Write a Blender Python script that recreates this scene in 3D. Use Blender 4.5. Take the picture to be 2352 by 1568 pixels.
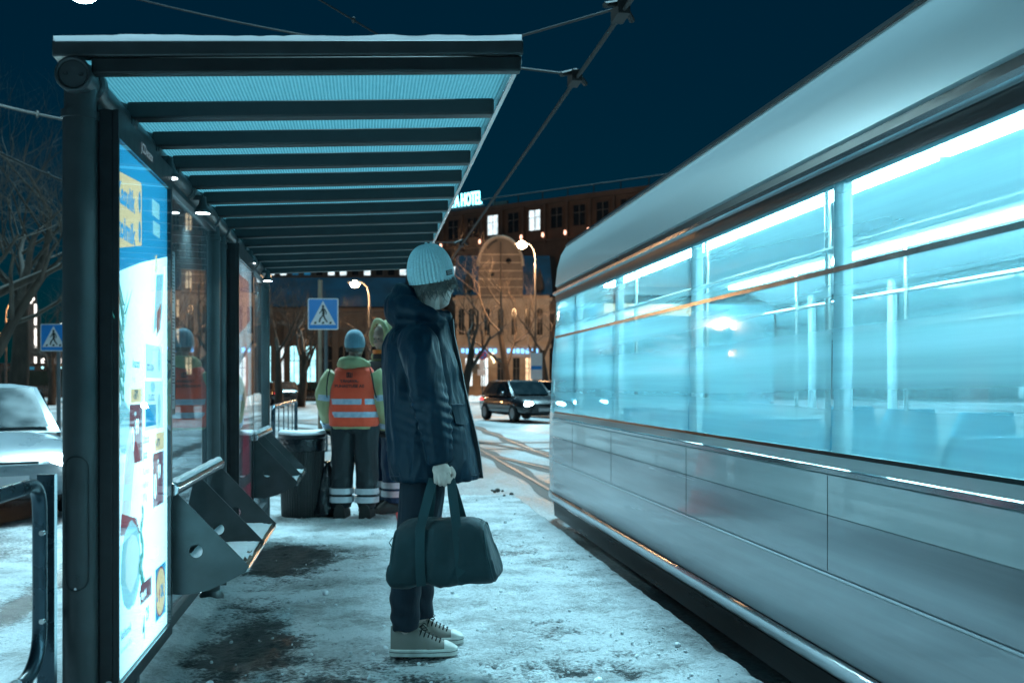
import bpy, bmesh, math, random
import numpy as np
from mathutils import Vector, Matrix, Euler
R = math.radians
PI = math.pi
random.seed(7)
for o in list(bpy.data.objects):
    bpy.data.objects.remove(o, do_unlink=True)
SC = bpy.context.scene
COL = SC.collection

# ---------------------------------------------------------------- camera
CAM_H = 1.22
FPX = 2287.0                     # focal length in pixels of a 2352 px wide picture (35 mm)
YAW = math.atan(336 / FPX)
SY, CY = math.sin(YAW), math.cos(YAW)
cam_data = bpy.data.cameras.new('camera')
cam_data.lens = 35.0
cam_data.sensor_width = 36.0
cam_data.shift_y = 96 / 2352
cam_data.clip_start = 0.05
cam_data.clip_end = 2000
cam_data.dof.use_dof = True
cam_data.dof.focus_distance = 4.5
cam_data.dof.aperture_fstop = 3.6
cam = bpy.data.objects.new('camera', cam_data)
COL.objects.link(cam)
cam.location = (0, 0, CAM_H)
cam.rotation_euler = (PI / 2, 0, -YAW)
SC.camera = cam

def at(px, py, Z):
    """world point at depth Z on the line of sight measured in the photograph"""
    u = (px - 1176) / FPX
    v = (880 - py) / FPX
    return Vector((Z * (SY + u * CY), Z * (CY - u * SY), CAM_H + v * Z))

# ---------------------------------------------------------------- world
world = bpy.data.worlds.new('World')
SC.world = world
world.use_nodes = True
wn = world.node_tree.nodes
wl = world.node_tree.links
bgn = wn['Background']
sky = wn.new('ShaderNodeTexSky')
sky.sky_type = 'NISHITA'
sky.sun_disc = False
SUN_EL, SUN_AZ = 62.0, 12.0     # soft cold night fill added high beyond the crossing, no lamp hangs there
sky.sun_elevation = R(SUN_EL)
sky.sun_rotation = R(SUN_AZ)
tint = wn.new('ShaderNodeMix'); tint.data_type = 'RGBA'; tint.blend_type = 'MULTIPLY'
tint.inputs[0].default_value = 1.0
tint.inputs[7].default_value = (0.0, 0.40, 0.60, 1)
wl.new(sky.outputs[0], tint.inputs[6])
wl.new(tint.outputs[2], bgn.inputs[0])
bgn.inputs[1].default_value = 0.0062

night_fill_d = bpy.data.lights.new('night_fill', 'SUN')
night_fill_d.energy = 5.0
night_fill_d.angle = R(16)
night_fill_d.color = (0.42, 0.84, 1.0)
night_fill = bpy.data.objects.new('night_fill', night_fill_d)
COL.objects.link(night_fill)
sdir = Vector((math.sin(R(SUN_AZ)) * math.cos(R(SUN_EL)), math.cos(R(SUN_AZ)) * math.cos(R(SUN_EL)), math.sin(R(SUN_EL))))
night_fill.rotation_euler = (-sdir).to_track_quat('-Z', 'Y').to_euler()

SC.view_settings.view_transform = 'Standard'
SC.view_settings.look = 'None'
SC.view_settings.exposure = 0.45
SC.view_settings.gamma = 1.0
SC.view_settings.use_curve_mapping = False
SC.render.engine = 'CYCLES'
SC.cycles.use_denoising = True
SC.cycles.max_bounces = 7
SC.cycles.diffuse_bounces = 3
SC.cycles.glossy_bounces = 4
SC.cycles.transmission_bounces = 6
SC.cycles.transparent_max_bounces = 12
SC.cycles.caustics_reflective = False
SC.cycles.caustics_refractive = False
SC.cycles.sample_clamp_indirect = 4.0
SC.render.use_motion_blur = False

# ---------------------------------------------------------------- helpers
def empty(name, loc=(0, 0, 0), rz=0.0, parent=None):
    o = bpy.data.objects.new(name, None)
    COL.objects.link(o)
    o.location = loc
    o.rotation_euler = (0, 0, rz)
    o.empty_display_size = 0.1
    if parent: o.parent = parent
    return o

def tag(o, label=None, cat=None, group=None, kind=None):
    if label: o['label'] = label
    if cat: o['category'] = cat
    if group: o['group'] = group
    if kind: o['kind'] = kind
    return o

def thing(name, label, cat, loc=(0, 0, 0), rz=0.0, group=None):
    return tag(empty(name, loc, rz), label, cat, group)

def copy_tree(o, parent=None):
    c = o.copy()
    COL.objects.link(c)
    c.parent = parent
    if parent is not None:
        c.matrix_parent_inverse = o.matrix_parent_inverse.copy()
    for ch in list(o.children):
        copy_tree(ch, c)
    return c

class MB:
    def __init__(self):
        self.v = []; self.f = []
    def add(self, vs, fs):
        k = len(self.v)
        self.v.extend([tuple(p) for p in vs])
        self.f.extend([tuple(i + k for i in q) for q in fs])
        return self
    def box(self, c, s, rot=None):
        c = Vector(c); hx, hy, hz = s[0] / 2, s[1] / 2, s[2] / 2
        vs = [Vector((x, y, z)) for x in (-hx, hx) for y in (-hy, hy) for z in (-hz, hz)]
        if rot is not None:
            m = rot if isinstance(rot, Matrix) else Euler(rot).to_matrix()
            vs = [m @ p for p in vs]
        vs = [p + c for p in vs]
        return self.add(vs, [(0, 1, 3, 2), (4, 6, 7, 5), (0, 4, 5, 1), (2, 3, 7, 6), (0, 2, 6, 4), (1, 5, 7, 3)])
    def span(self, a, b):
        a, b = Vector(a), Vector(b)
        return self.box((a + b) / 2, [abs(b[i] - a[i]) for i in range(3)])
    def loft(self, rings, cap=True, closed=False):
        n = len(rings[0]); vs = []; fs = []
        for r in rings: vs.extend(r)
        m = len(rings)
        for i in range(m if closed else m - 1):
            a = i * n; b = ((i + 1) % m) * n
            for j in range(n):
                k = (j + 1) % n
                fs.append((a + j, a + k, b + k, b + j))
        if cap and not closed:
            fs.append(tuple(range(n - 1, -1, -1)))
            fs.append(tuple(range((m - 1) * n, m * n)))
        return self.add(vs, fs)
    def tube(self, pts, r, n=8, cap=True, closed=False, ref=None, flat=1.0):
        pts = [Vector(p) for p in pts]
        m = len(pts)
        rs = r if isinstance(r, (list, tuple)) else [r] * m
        rings = []; pu = None
        for i, p in enumerate(pts):
            if closed:
                t = pts[(i + 1) % m] - pts[i - 1]
            else:
                t = pts[min(i + 1, m - 1)] - pts[max(i - 1, 0)]
            if t.length < 1e-9: t = Vector((0, 0, 1))
            t.normalize()
            if pu is None:
                g = Vector(ref) if ref is not None else (Vector((0, 0, 1)) if abs(t.z) < 0.9 else Vector((1, 0, 0)))
            else:
                g = pu
            u = g - t * g.dot(t)
            if u.length < 1e-6: u = t.orthogonal()
            u.normalize(); w = t.cross(u); pu = u
            rings.append([p + u * (rs[i] * math.cos(2 * PI * j / n)) + w * (rs[i] * flat * math.sin(2 * PI * j / n)) for j in range(n)])
        return self.loft(rings, cap, closed)
    def lathe(self, prof, n=24, c=(0, 0, 0), axis='Z', cap=True):
        c = Vector(c); rings = []
        for (r, z) in prof:
            ring = []
            for j in range(n):
                a = 2 * PI * j / n
                if axis == 'Z': q = Vector((r * math.cos(a), r * math.sin(a), z))
                elif axis == 'X': q = Vector((z, r * math.cos(a), r * math.sin(a)))
                else: q = Vector((r * math.sin(a), z, r * math.cos(a)))
                ring.append(c + q)
            rings.append(ring)
        return self.loft(rings, cap)
    def ell(self, c, s, nu=16, nv=10, rot=None):
        c = Vector(c); m = Euler(rot).to_matrix() if rot is not None and not isinstance(rot, Matrix) else rot
        rings = []
        for i in range(nv + 1):
            th = 0.02 + (PI - 0.04) * i / nv
            ring = []
            for j in range(nu):
                a = 2 * PI * j / nu
                q = Vector((s[0] * math.sin(th) * math.cos(a), s[1] * math.sin(th) * math.sin(a), -s[2] * math.cos(th)))
                if m is not None: q = m @ q
                ring.append(c + q)
            rings.append(ring)
        return self.loft(rings)
    def prism(self, poly, d):
        """planar polygon (3D points) pushed along vector d"""
        d = Vector(d); poly = [Vector(p) for p in poly]; n = len(poly)
        vs = poly + [p + d for p in poly]
        fs = [tuple(range(n - 1, -1, -1)), tuple(range(n, 2 * n))]
        fs += [(i, (i + 1) % n, n + (i + 1) % n, n + i) for i in range(n)]
        return self.add(vs, fs)
    def quad(self, a, b, c, d):
        return self.add([a, b, c, d], [(0, 1, 2, 3)])
    def mesh(self, name, smooth=True, ang=35):
        me = bpy.data.meshes.new(name)
        me.from_pydata(self.v, [], self.f)
        bm = bmesh.new(); bm.from_mesh(me)
        bmesh.ops.recalc_face_normals(bm, faces=bm.faces)
        bm.to_mesh(me); bm.free()
        if smooth:
            me.polygons.foreach_set('use_smooth', [True] * len(me.polygons))
            me.set_sharp_from_angle(angle=R(ang))
        return me
    def build(self, name, mat, parent=None, bevel=0.0, smooth=True, ang=35, seg=2):
        me = self.mesh(name, smooth, ang)
        return link(name, me, mat, parent, bevel, seg)

def link(name, me, mat, parent=None, bevel=0.0, seg=2):
    o = bpy.data.objects.new(name, me)
    if mat is not None and len(me.materials) == 0: me.materials.append(mat)
    COL.objects.link(o)
    if parent: o.parent = parent
    if bevel > 0:
        b = o.modifiers.new('bevel', 'BEVEL'); b.width = bevel; b.segments = seg; b.limit_method = 'ANGLE'; b.angle_limit = R(40)
        b.harden_normals = False
    return o

def bx(name, c, s, mat, parent=None, bevel=0.0, rot=None):
    return MB().box(c, s, rot).build(name, mat, parent, bevel)

def fuse(mb, name, mat, parent, voxel=0.01, smooth=4, disp=None):
    """overlapping closed shapes -> one continuous skin"""
    me = mb.mesh(name + '_raw', False)
    t = bpy.data.objects.new(name + '_raw', me); COL.objects.link(t)
    m = t.modifiers.new('r', 'REMESH'); m.mode = 'VOXEL'; m.voxel_size = voxel; m.adaptivity = 0
    s = t.modifiers.new('s', 'SMOOTH'); s.factor = 0.5; s.iterations = smooth
    dg = bpy.context.evaluated_depsgraph_get()
    out = bpy.data.meshes.new_from_object(t.evaluated_get(dg))
    bpy.data.objects.remove(t, do_unlink=True); bpy.data.meshes.remove(me)
    out.name = name
    if disp is not None:
        n = len(out.vertices)
        co = np.empty(n * 3); out.vertices.foreach_get('co', co); co = co.reshape(-1, 3)
        no = np.array([v.normal[:] for v in out.vertices])
        d = disp(co, no)
        co = co + no * d[:, None]
        out.vertices.foreach_set('co', co.ravel())
        out.update()
    out.polygons.foreach_set('use_smooth', [True] * len(out.polygons))
    out.materials.clear()
    return link(name, out, mat, parent)

# value noise for geometry
def _h(ix, iy, iz, seed):
    n = (ix.astype(np.int64) * 374761393 + iy.astype(np.int64) * 668265263 + iz.astype(np.int64) * 2147483647 + seed * 974634777) & 0xffffffff
    n = ((n ^ (n >> 13)) * 1274126177) & 0xffffffff
    n = (n ^ (n >> 16)) & 0xffffffff
    return n / 4294967295.0
def vnoise(p, seed=0):
    i = np.floor(p); f = p - i; f = f * f * (3 - 2 * f); i = i.astype(np.int64)
    r = 0
    for dx in (0, 1):
        wx = f[:, 0] if dx else 1 - f[:, 0]
        for dy in (0, 1):
            wy = f[:, 1] if dy else 1 - f[:, 1]
            for dz in (0, 1):
                wz = f[:, 2] if dz else 1 - f[:, 2]
                r = r + wx * wy * wz * _h(i[:, 0] + dx, i[:, 1] + dy, i[:, 2] + dz, seed)
    return r
def fbm(p, seed=0, oct=4, gain=0.5):
    a = 1.0; s = 0.0; t = 0.0
    for k in range(oct):
        s = s + a * vnoise(p * (2.0 ** k), seed + k); t += a; a *= gain
    return s / t

# ---------------------------------------------------------------- materials
def nmat(name):
    m = bpy.data.materials.new(name); m.use_nodes = True
    nt = m.node_tree
    return m, nt, nt.nodes['Principled BSDF']
def mat(name, col, rough=0.6, metal=0.0, var=0.15, scale=8.0, bump=0.0, bscale=60.0, stretch=(1, 1, 1), rvar=0.1, coat=0.0, sheen=0.0, spec=None, dirt=None):
    m, nt, b = nmat(name)
    N = nt.nodes; L = nt.links
    tc = N.new('ShaderNodeTexCoord')
    mp = N.new('ShaderNodeMapping'); mp.inputs[3].default_value = stretch
    L.new(tc.outputs['Object'], mp.inputs[0])
    nz = N.new('ShaderNodeTexNoise'); nz.inputs['Scale'].default_value = scale; nz.inputs['Detail'].default_value = 6
    L.new(mp.outputs[0], nz.inputs[0])
    rp = N.new('ShaderNodeValToRGB')
    c = Vector(col)
    lo = dirt if dirt is not None else tuple(c * (1 - var))
    rp.color_ramp.elements[0].position = 0.3; rp.color_ramp.elements[1].position = 0.7
    rp.color_ramp.elements[0].color = (*lo, 1)
    rp.color_ramp.elements[1].color = (*(c * (1 + var)), 1)
    L.new(nz.outputs[0], rp.inputs[0])
    L.new(rp.outputs[0], b.inputs['Base Color'])
    mr = N.new('ShaderNodeMapRange'); mr.inputs[3].default_value = max(0.02, rough - rvar); mr.inputs[4].default_value = min(1, rough + rvar)
    L.new(nz.outputs[0], mr.inputs[0]); L.new(mr.outputs[0], b.inputs['Roughness'])
    b.inputs['Metallic'].default_value = metal
    if coat: b.inputs['Coat Weight'].default_value = coat
    if sheen:
        b.inputs['Sheen Weight'].default_value = sheen
    if spec is not None: b.inputs['Specular IOR Level'].default_value = spec
    if bump:
        n2 = N.new('ShaderNodeTexNoise'); n2.inputs['Scale'].default_value = bscale; n2.inputs['Detail'].default_value = 5
        L.new(mp.outputs[0], n2.inputs[0])
        bp = N.new('ShaderNodeBump'); bp.inputs['Strength'].default_value = bump; bp.inputs['Distance'].default_value = 0.02
        L.new(n2.outputs[0], bp.inputs['Height']); L.new(bp.outputs[0], b.inputs['Normal'])
    return m
def emit(name, col, strength, var=0.0, scale=4.0):
    m, nt, b = nmat(name)
    b.inputs['Base Color'].default_value = (*[0.5 * x for x in col], 1)
    b.inputs['Emission Color'].default_value = (*col, 1)
    b.inputs['Emission Strength'].default_value = strength
    b.inputs['Roughness'].default_value = 0.4
    if var:
        N = nt.nodes; L = nt.links
        tc = N.new('ShaderNodeTexCoord'); nz = N.new('ShaderNodeTexNoise'); nz.inputs['Scale'].default_value = scale; nz.inputs['Detail'].default_value = 3
        L.new(tc.outputs['Object'], nz.inputs[0])
        mr = N.new('ShaderNodeMapRange'); mr.inputs[1].default_value = 0.3; mr.inputs[2].default_value = 0.7
        mr.inputs[3].default_value = strength * (1 - var); mr.inputs[4].default_value = strength * (1 + var)
        L.new(nz.outputs[0], mr.inputs[0]); L.new(mr.outputs[0], b.inputs['Emission Strength'])
    return m
def glass(name, tintc=(0.9, 0.97, 1.0), rough=0.0, refl=1.0, film=0.0, filmcol=(0.6, 0.75, 0.8), fscale=3.0, stretch=(1, 1, 1)):
    """thin architectural glass: clear view through, real mirror reflections, optional grime film"""
    m, nt, b = nmat(name)
    N = nt.nodes; L = nt.links
    N.remove(b); out = [n for n in N if n.type == 'OUTPUT_MATERIAL'][0]
    tr = N.new('ShaderNodeBsdfTransparent'); tr.inputs[0].default_value = (*tintc, 1)
    gl = N.new('ShaderNodeBsdfGlossy'); gl.inputs['Roughness'].default_value = rough; gl.inputs[0].default_value = (1, 1, 1, 1)
    ge = N.new('ShaderNodeNewGeometry'); dt = N.new('ShaderNodeVectorMath'); dt.operation = 'DOT_PRODUCT'
    L.new(ge.outputs['Incoming'], dt.inputs[0]); L.new(ge.outputs['Normal'], dt.inputs[1])
    ab = N.new('ShaderNodeMath'); ab.operation = 'ABSOLUTE'; L.new(dt.outputs['Value'], ab.inputs[0])
    iv = N.new('ShaderNodeMath'); iv.operation = 'SUBTRACT'; iv.inputs[0].default_value = 1.0; L.new(ab.outputs[0], iv.inputs[1])
    pw = N.new('ShaderNodeMath'); pw.operation = 'POWER'; pw.inputs[1].default_value = 4.6; L.new(iv.outputs[0], pw.inputs[0])
    mm = N.new('ShaderNodeMath'); mm.operation = 'MULTIPLY_ADD'; mm.inputs[1].default_value = 0.80 * refl; mm.inputs[2].default_value = 0.045 * refl; mm.use_clamp = True
    L.new(pw.outputs[0], mm.inputs[0])
    mx = N.new('ShaderNodeMixShader'); L.new(mm.outputs[0], mx.inputs[0]); L.new(tr.outputs[0], mx.inputs[1]); L.new(gl.outputs[0], mx.inputs[2])
    last = mx
    if film > 0:
        tc = N.new('ShaderNodeTexCoord'); mp = N.new('ShaderNodeMapping'); mp.inputs[3].default_value = stretch
        L.new(tc.outputs['Object'], mp.inputs[0])
        nz = N.new('ShaderNodeTexNoise'); nz.inputs['Scale'].default_value = fscale; nz.inputs['Detail'].default_value = 7
        L.new(mp.outputs[0], nz.inputs[0])
        mr = N.new('ShaderNodeMapRange'); mr.inputs[1].default_value = 0.35; mr.inputs[2].default_value = 0.75; mr.inputs[3].default_value = film * 0.22; mr.inputs[4].default_value = film
        L.new(nz.outputs[0], mr.inputs[0])
        df = N.new('ShaderNodeBsdfDiffuse'); df.inputs[0].default_value = (*filmcol, 1)
        tl = N.new('ShaderNodeBsdfTranslucent'); tl.inputs[0].default_value = (*filmcol, 1)
        m2 = N.new('ShaderNodeMixShader'); m2.inputs[0].default_value = 0.6
        L.new(df.outputs[0], m2.inputs[1]); L.new(tl.outputs[0], m2.inputs[2])
        m3 = N.new('ShaderNodeMixShader'); L.new(mr.outputs[0], m3.inputs[0]); L.new(mx.outputs[0], m3.inputs[1]); L.new(m2.outputs[0], m3.inputs[2])
        last = m3
    L.new(last.outputs[0], out.inputs[0])
    return m

M = {}
M['steel_dark'] = mat('steel_dark', (0.048, 0.057, 0.061), 0.42, 0.3, 0.12, 14, 0.02, 180, rvar=0.08)
M['rib_steel'] = mat('rib_steel', (0.020, 0.025, 0.027), 0.5, 0.2, 0.15, 14, 0.02, 180)
M['frame_black'] = mat('frame_black', (0.022, 0.026, 0.029), 0.38, 0.2, 0.2, 20, 0.02, 200)
M['steel_rail'] = mat('steel_rail', (0.05, 0.085, 0.11), 0.28, 0.6, 0.15, 12, 0.03, 150)
M['stainless'] = mat('stainless', (0.55, 0.56, 0.57), 0.22, 1.0, 0.1, 30, 0.02, 120, stretch=(1, 0.1, 1))
M['plate'] = mat('plate', (0.050, 0.060, 0.064), 0.5, 0.25, 0.25, 9, 0.05, 250)
M['snow'] = mat('snow', (0.78, 0.80, 0.83), 0.75, 0, 0.05, 30, 0.55, 90)
M['snow_dirty'] = mat('snow_dirty', (0.50, 0.50, 0.50), 0.7, 0, 0.2, 7, 0.6, 45, dirt=(0.25, 0.24, 0.23))
M['wood_seat'] = mat('wood_seat', (0.12, 0.075, 0.045), 0.45, 0, 0.4, 16, 0.25, 60, stretch=(1, 0.08, 1))
M['black_plastic'] = mat('black_plastic', (0.012, 0.013, 0.014), 0.35, 0, 0.2, 20, 0.05, 120)
M['rubber'] = mat('rubber', (0.012, 0.012, 0.013), 0.8, 0, 0.2, 30, 0.1, 200)
M['glass'] = glass('glass', (0.93, 0.98, 1.0), 0.0, 1.0, 0.10, (0.55, 0.7, 0.75), 9, (1, 1, 0.3))
M['glass_clean'] = glass('glass_clean', (0.95, 0.99, 1.0), 0.0, 1.0)
M['wire'] = mat('wire', (0.018, 0.018, 0.018), 0.7, 0.2, 0.2, 20)
# ================================================================ ground
def ground_mat(name, asphalt=(0.035, 0.034, 0.033), snow=(0.62, 0.62, 0.63), cov=0.5, scale=0.35, stretch=(1, 0.35, 1), soft=0.12):
    m, nt, b = nmat(name); N = nt.nodes; L = nt.links
    tc = N.new('ShaderNodeTexCoord'); mp = N.new('ShaderNodeMapping'); mp.inputs[3].default_value = stretch
    L.new(tc.outputs['Object'], mp.inputs[0])
    n1 = N.new('ShaderNodeTexNoise'); n1.inputs['Scale'].default_value = scale; n1.inputs['Detail'].default_value = 9; n1.inputs['Roughness'].default_value = 0.62
    L.new(mp.outputs[0], n1.inputs[0])
    n2 = N.new('ShaderNodeTexNoise'); n2.inputs['Scale'].default_value = 28; n2.inputs['Detail'].default_value = 6
    L.new(tc.outputs['Object'], n2.inputs[0])
    mr = N.new('ShaderNodeMapRange'); mr.inputs[1].default_value = cov - soft; mr.inputs[2].default_value = cov + soft
    L.new(n1.outputs[0], mr.inputs[0])
    mx = N.new('ShaderNodeMix'); mx.data_type = 'RGBA'
    L.new(mr.outputs[0], mx.inputs[0]); mx.inputs[6].default_value = (*asphalt, 1)
    rp = N.new('ShaderNodeValToRGB'); rp.color_ramp.elements[0].color = (*[x * 0.6 for x in snow], 1); rp.color_ramp.elements[1].color = (*snow, 1)
    rp.color_ramp.elements[0].position = 0.35; rp.color_ramp.elements[1].position = 0.6
    L.new(n2.outputs[0], rp.inputs[0]); L.new(rp.outputs[0], mx.inputs[7]); L.new(mx.outputs[2], b.inputs['Base Color'])
    rr = N.new('ShaderNodeMapRange'); rr.inputs[3].default_value = 0.42; rr.inputs[4].default_value = 0.85
    L.new(mr.outputs[0], rr.inputs[0]); L.new(rr.outputs[0], b.inputs['Roughness'])
    bp = N.new('ShaderNodeBump'); bp.inputs['Strength'].default_value = 0.5; bp.inputs['Distance'].default_value = 0.03
    L.new(n2.outputs[0], bp.inputs['Height']); L.new(bp.outputs[0], b.inputs['Normal'])
    return m
M['road'] = ground_mat('road')
RZ = -0.15
g = MB().quad((-700, -300, RZ), (700, -300, RZ), (700, 900, RZ), (-700, 900, RZ)).build('road', M['road'])
tag(g, kind='structure')

def slush_mat(name):
    """packed snow over wet asphalt; the vertex attribute says where the snow still lies"""
    m, nt, b = nmat(name); N = nt.nodes; L = nt.links
    at_ = N.new('ShaderNodeAttribute'); at_.attribute_name = 'snow'
    tc = N.new('ShaderNodeTexCoord')
    n1 = N.new('ShaderNodeTexNoise'); n1.inputs['Scale'].default_value = 55; n1.inputs['Detail'].default_value = 7; n1.inputs['Roughness'].default_value = 0.7
    mp = N.new('ShaderNodeMapping'); mp.inputs[3].default_value = (0.7, 1, 1); L.new(tc.outputs['Object'], mp.inputs[0])
    L.new(mp.outputs[0], n1.inputs[0])
    n2 = N.new('ShaderNodeTexNoise'); n2.inputs['Scale'].default_value = 170; n2.inputs['Detail'].default_value = 4
    L.new(tc.outputs['Object'], n2.inputs[0])
    n3 = N.new('ShaderNodeTexNoise'); n3.inputs['Scale'].default_value = 3.2; n3.inputs['Detail'].default_value = 8; n3.inputs['Roughness'].default_value = 0.6
    L.new(mp.outputs[0], n3.inputs[0])
    ad = N.new('ShaderNodeMath'); ad.operation = 'MULTIPLY_ADD'; ad.inputs[1].default_value = 0.9; 
    L.new(n1.outputs[0], ad.inputs[0]); L.new(at_.outputs['Fac'], ad.inputs[2])
    mr = N.new('ShaderNodeMapRange'); mr.inputs[1].default_value = 0.80; mr.inputs[2].default_value = 1.02
    L.new(ad.outputs[0], mr.inputs[0])
    sn = N.new('ShaderNodeValToRGB'); e = sn.color_ramp.elements
    e[0].position = 0.34; e[0].color = (0.30, 0.30, 0.30, 1); e[1].position = 0.56; e[1].color = (0.76, 0.78, 0.80, 1)
    sm = N.new('ShaderNodeMath'); sm.operation = 'MULTIPLY_ADD'; sm.inputs[1].default_value = 0.45; L.new(n1.outputs[0], sm.inputs[0]); s2 = N.new('ShaderNodeMath'); s2.operation = 'MULTIPLY_ADD'; s2.inputs[1].default_value = 0.75; s2.inputs[2].default_value = -0.10; L.new(n3.outputs[0], s2.inputs[0]); L.new(s2.outputs[0], sm.inputs[2])
    L.new(sm.outputs[0], sn.inputs[0])
    asf = N.new('ShaderNodeValToRGB'); e = asf.color_ramp.elements
    e[0].position = 0.45; e[0].color = (0.008, 0.010, 0.011, 1); e[1].position = 0.72; e[1].color = (0.05, 0.055, 0.058, 1)
    L.new(n2.outputs[0], asf.inputs[0])
    mx = N.new('ShaderNodeMix'); mx.data_type = 'RGBA'
    L.new(mr.outputs[0], mx.inputs[0]); L.new(asf.outputs[0], mx.inputs[6]); L.new(sn.outputs[0], mx.inputs[7])
    L.new(mx.outputs[2], b.inputs['Base Color'])
    rr = N.new('ShaderNodeMapRange'); rr.inputs[3].default_value = 0.46; rr.inputs[4].default_value = 0.78
    L.new(mr.outputs[0], rr.inputs[0]); L.new(rr.outputs[0], b.inputs['Roughness'])
    hs = N.new('ShaderNodeMath'); hs.operation = 'MULTIPLY_ADD'; hs.inputs[1].default_value = 0.5
    L.new(n2.outputs[0], hs.inputs[0]); L.new(n1.outputs[0], hs.inputs[2])
    bp = N.new('ShaderNodeBump'); bp.inputs['Strength'].default_value = 1.0; bp.inputs['Distance'].default_value = 0.034
    L.new(hs.outputs[0], bp.inputs['Height']); L.new(bp.outputs[0], b.inputs['Normal'])
    return m
M['slush'] = slush_mat('slush')

def sheet(name, xs, ys, zf, mat_):
    X, Y = np.meshgrid(np.array(xs), np.array(ys))
    p = np.stack([X.ravel(), Y.ravel(), np.zeros(X.size)], 1)
    z, s = zf(p)
    co = p.copy(); co[:, 2] = z
    ny, nx = X.shape
    idx = np.arange(nx * ny).reshape(ny, nx)
    f = np.stack([idx[:-1, :-1], idx[:-1, 1:], idx[1:, 1:], idx[1:, :-1]], -1).reshape(-1, 4)
    me = bpy.data.meshes.new(name)
    me.vertices.add(len(co)); me.vertices.foreach_set('co', co.ravel())
    me.loops.add(f.size); me.loops.foreach_set('vertex_index', f.ravel().astype(np.int32))
    me.polygons.add(len(f)); me.polygons.foreach_set('loop_start', np.arange(0, f.size, 4, dtype=np.int32))
    me.update(calc_edges=True)
    a = me.attributes.new('snow', 'FLOAT', 'POINT'); a.data.foreach_set('value', s.astype(np.float32))
    me.polygons.foreach_set('use_smooth', [True] * len(me.polygons))
    return link(name, me, mat_)

PX0, PX1, PY0, PY1 = -1.12, 1.62, -2.0, 11.6
def gauss(p, x, y, sx, sy):
    return np.exp(-((p[:, 0] - x) / sx) ** 2 - ((p[:, 1] - y) / sy) ** 2)
def plat(p):
    big = fbm(p * [1.4, 1.0, 1] + 3, 1, 4)
    mid = fbm(p * [7, 9, 1], 11, 4)
    fin = fbm(p * [30, 38, 1], 21, 3)
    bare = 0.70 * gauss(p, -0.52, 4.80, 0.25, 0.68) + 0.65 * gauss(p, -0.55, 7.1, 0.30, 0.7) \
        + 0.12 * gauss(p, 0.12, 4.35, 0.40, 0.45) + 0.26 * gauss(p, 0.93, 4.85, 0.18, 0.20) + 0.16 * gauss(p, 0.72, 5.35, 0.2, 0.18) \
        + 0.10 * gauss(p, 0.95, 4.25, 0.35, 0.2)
    bank = np.exp(-((p[:, 0] + 1.0) / 0.16) ** 2)
    edge = np.clip((p[:, 0] - 1.2) / 0.4, 0, 1)
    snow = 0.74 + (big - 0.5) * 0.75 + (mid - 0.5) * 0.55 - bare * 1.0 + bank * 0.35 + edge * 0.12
    h = np.clip(snow, 0, 1) * 0.012 + (mid - 0.5) * 0.030 * np.clip(snow + 0.35, 0.25, 1) + (fin - 0.5) * 0.020 + bank * 0.03
    fr = random.Random(44); foot = np.zeros(len(p))
    for k in range(46):
        fx, fy, fa = fr.uniform(-0.2, 1.45), 4.0 + fr.random() ** 1.5 * 5.5, fr.choice((1.57, 1.3, 1.8, -0.1, 0.3, 1.5)) + fr.uniform(-.25, .25)
        dx = (p[:, 0] - fx); dy = (p[:, 1] - fy); u_ = dx * math.cos(fa) + dy * math.sin(fa); v_ = -dx * math.sin(fa) + dy * math.cos(fa)
        ins = 1 / (1 + np.exp((np.sqrt((u_ / 0.135) ** 2 + (v_ / (0.046 + 0.012 * np.tanh(u_ * 9))) ** 2) - 1) * 9))
        foot = np.maximum(foot, ins * (0.72 + 0.28 * np.sign(np.sin(u_ * 190))))
    snow = snow - foot * 0.20; h = h - foot * 0.014
    lip = np.clip((p[:, 0] - (PX1 - 0.06)) / 0.06, 0, 1)
    h = h - lip * lip * 0.03
    end = np.clip((p[:, 1] - (PY1 - 0.9)) / 0.9, 0, 1)
    h = h - end * 0.14
    return h, snow
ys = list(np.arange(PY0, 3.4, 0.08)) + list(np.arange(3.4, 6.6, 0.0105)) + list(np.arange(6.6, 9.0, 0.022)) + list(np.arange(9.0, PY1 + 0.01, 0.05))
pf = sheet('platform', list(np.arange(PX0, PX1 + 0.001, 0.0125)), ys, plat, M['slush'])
tag(pf, kind='structure')
M['kerb'] = mat('kerb', (0.12, 0.12, 0.115), 0.6, 0, 0.3, 12, 0.3, 80)
kb = MB().span((PX1 - 0.12, PY0, RZ - 0.05), (PX1 + 0.012, PY1 - 0.9, -0.035)).build('platform_kerb', M['kerb'], None, 0.008)
tag(kb, kind='structure')
M['slush_verge'] = slush_mat('slush_verge')
def verge(p):
    big = fbm(p * [0.9, 0.5, 1] + 9, 5, 4); mid = fbm(p * [5, 4, 1], 31, 4); fin = fbm(p * [16, 16, 1], 41, 3)
    tr = np.exp(-((p[:, 0] + 2.1) / 0.13) ** 2) + np.exp(-((p[:, 0] + 3.6) / 0.16) ** 2)
    bank = np.exp(-((p[:, 0] + 1.35) / 0.2) ** 2)
    snow = 0.62 + (big - 0.5) * 0.7 + (mid - 0.5) * 0.5 - tr * 0.45 + bank * 0.3
    return RZ + 0.015 + np.clip(snow, 0, 1) * 0.02 + (mid - 0.5) * 0.03 + (fin - 0.5) * 0.016 + bank * 0.09, snow
vg = sheet('snowy_lane', list(np.arange(-7.0, PX0 + 0.03, 0.035)), list(np.arange(2.0, 9.0, 0.03)) + list(np.arange(9.0, 26, 0.12)), verge, M['slush_verge'])
tag(vg, kind='structure')

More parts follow.
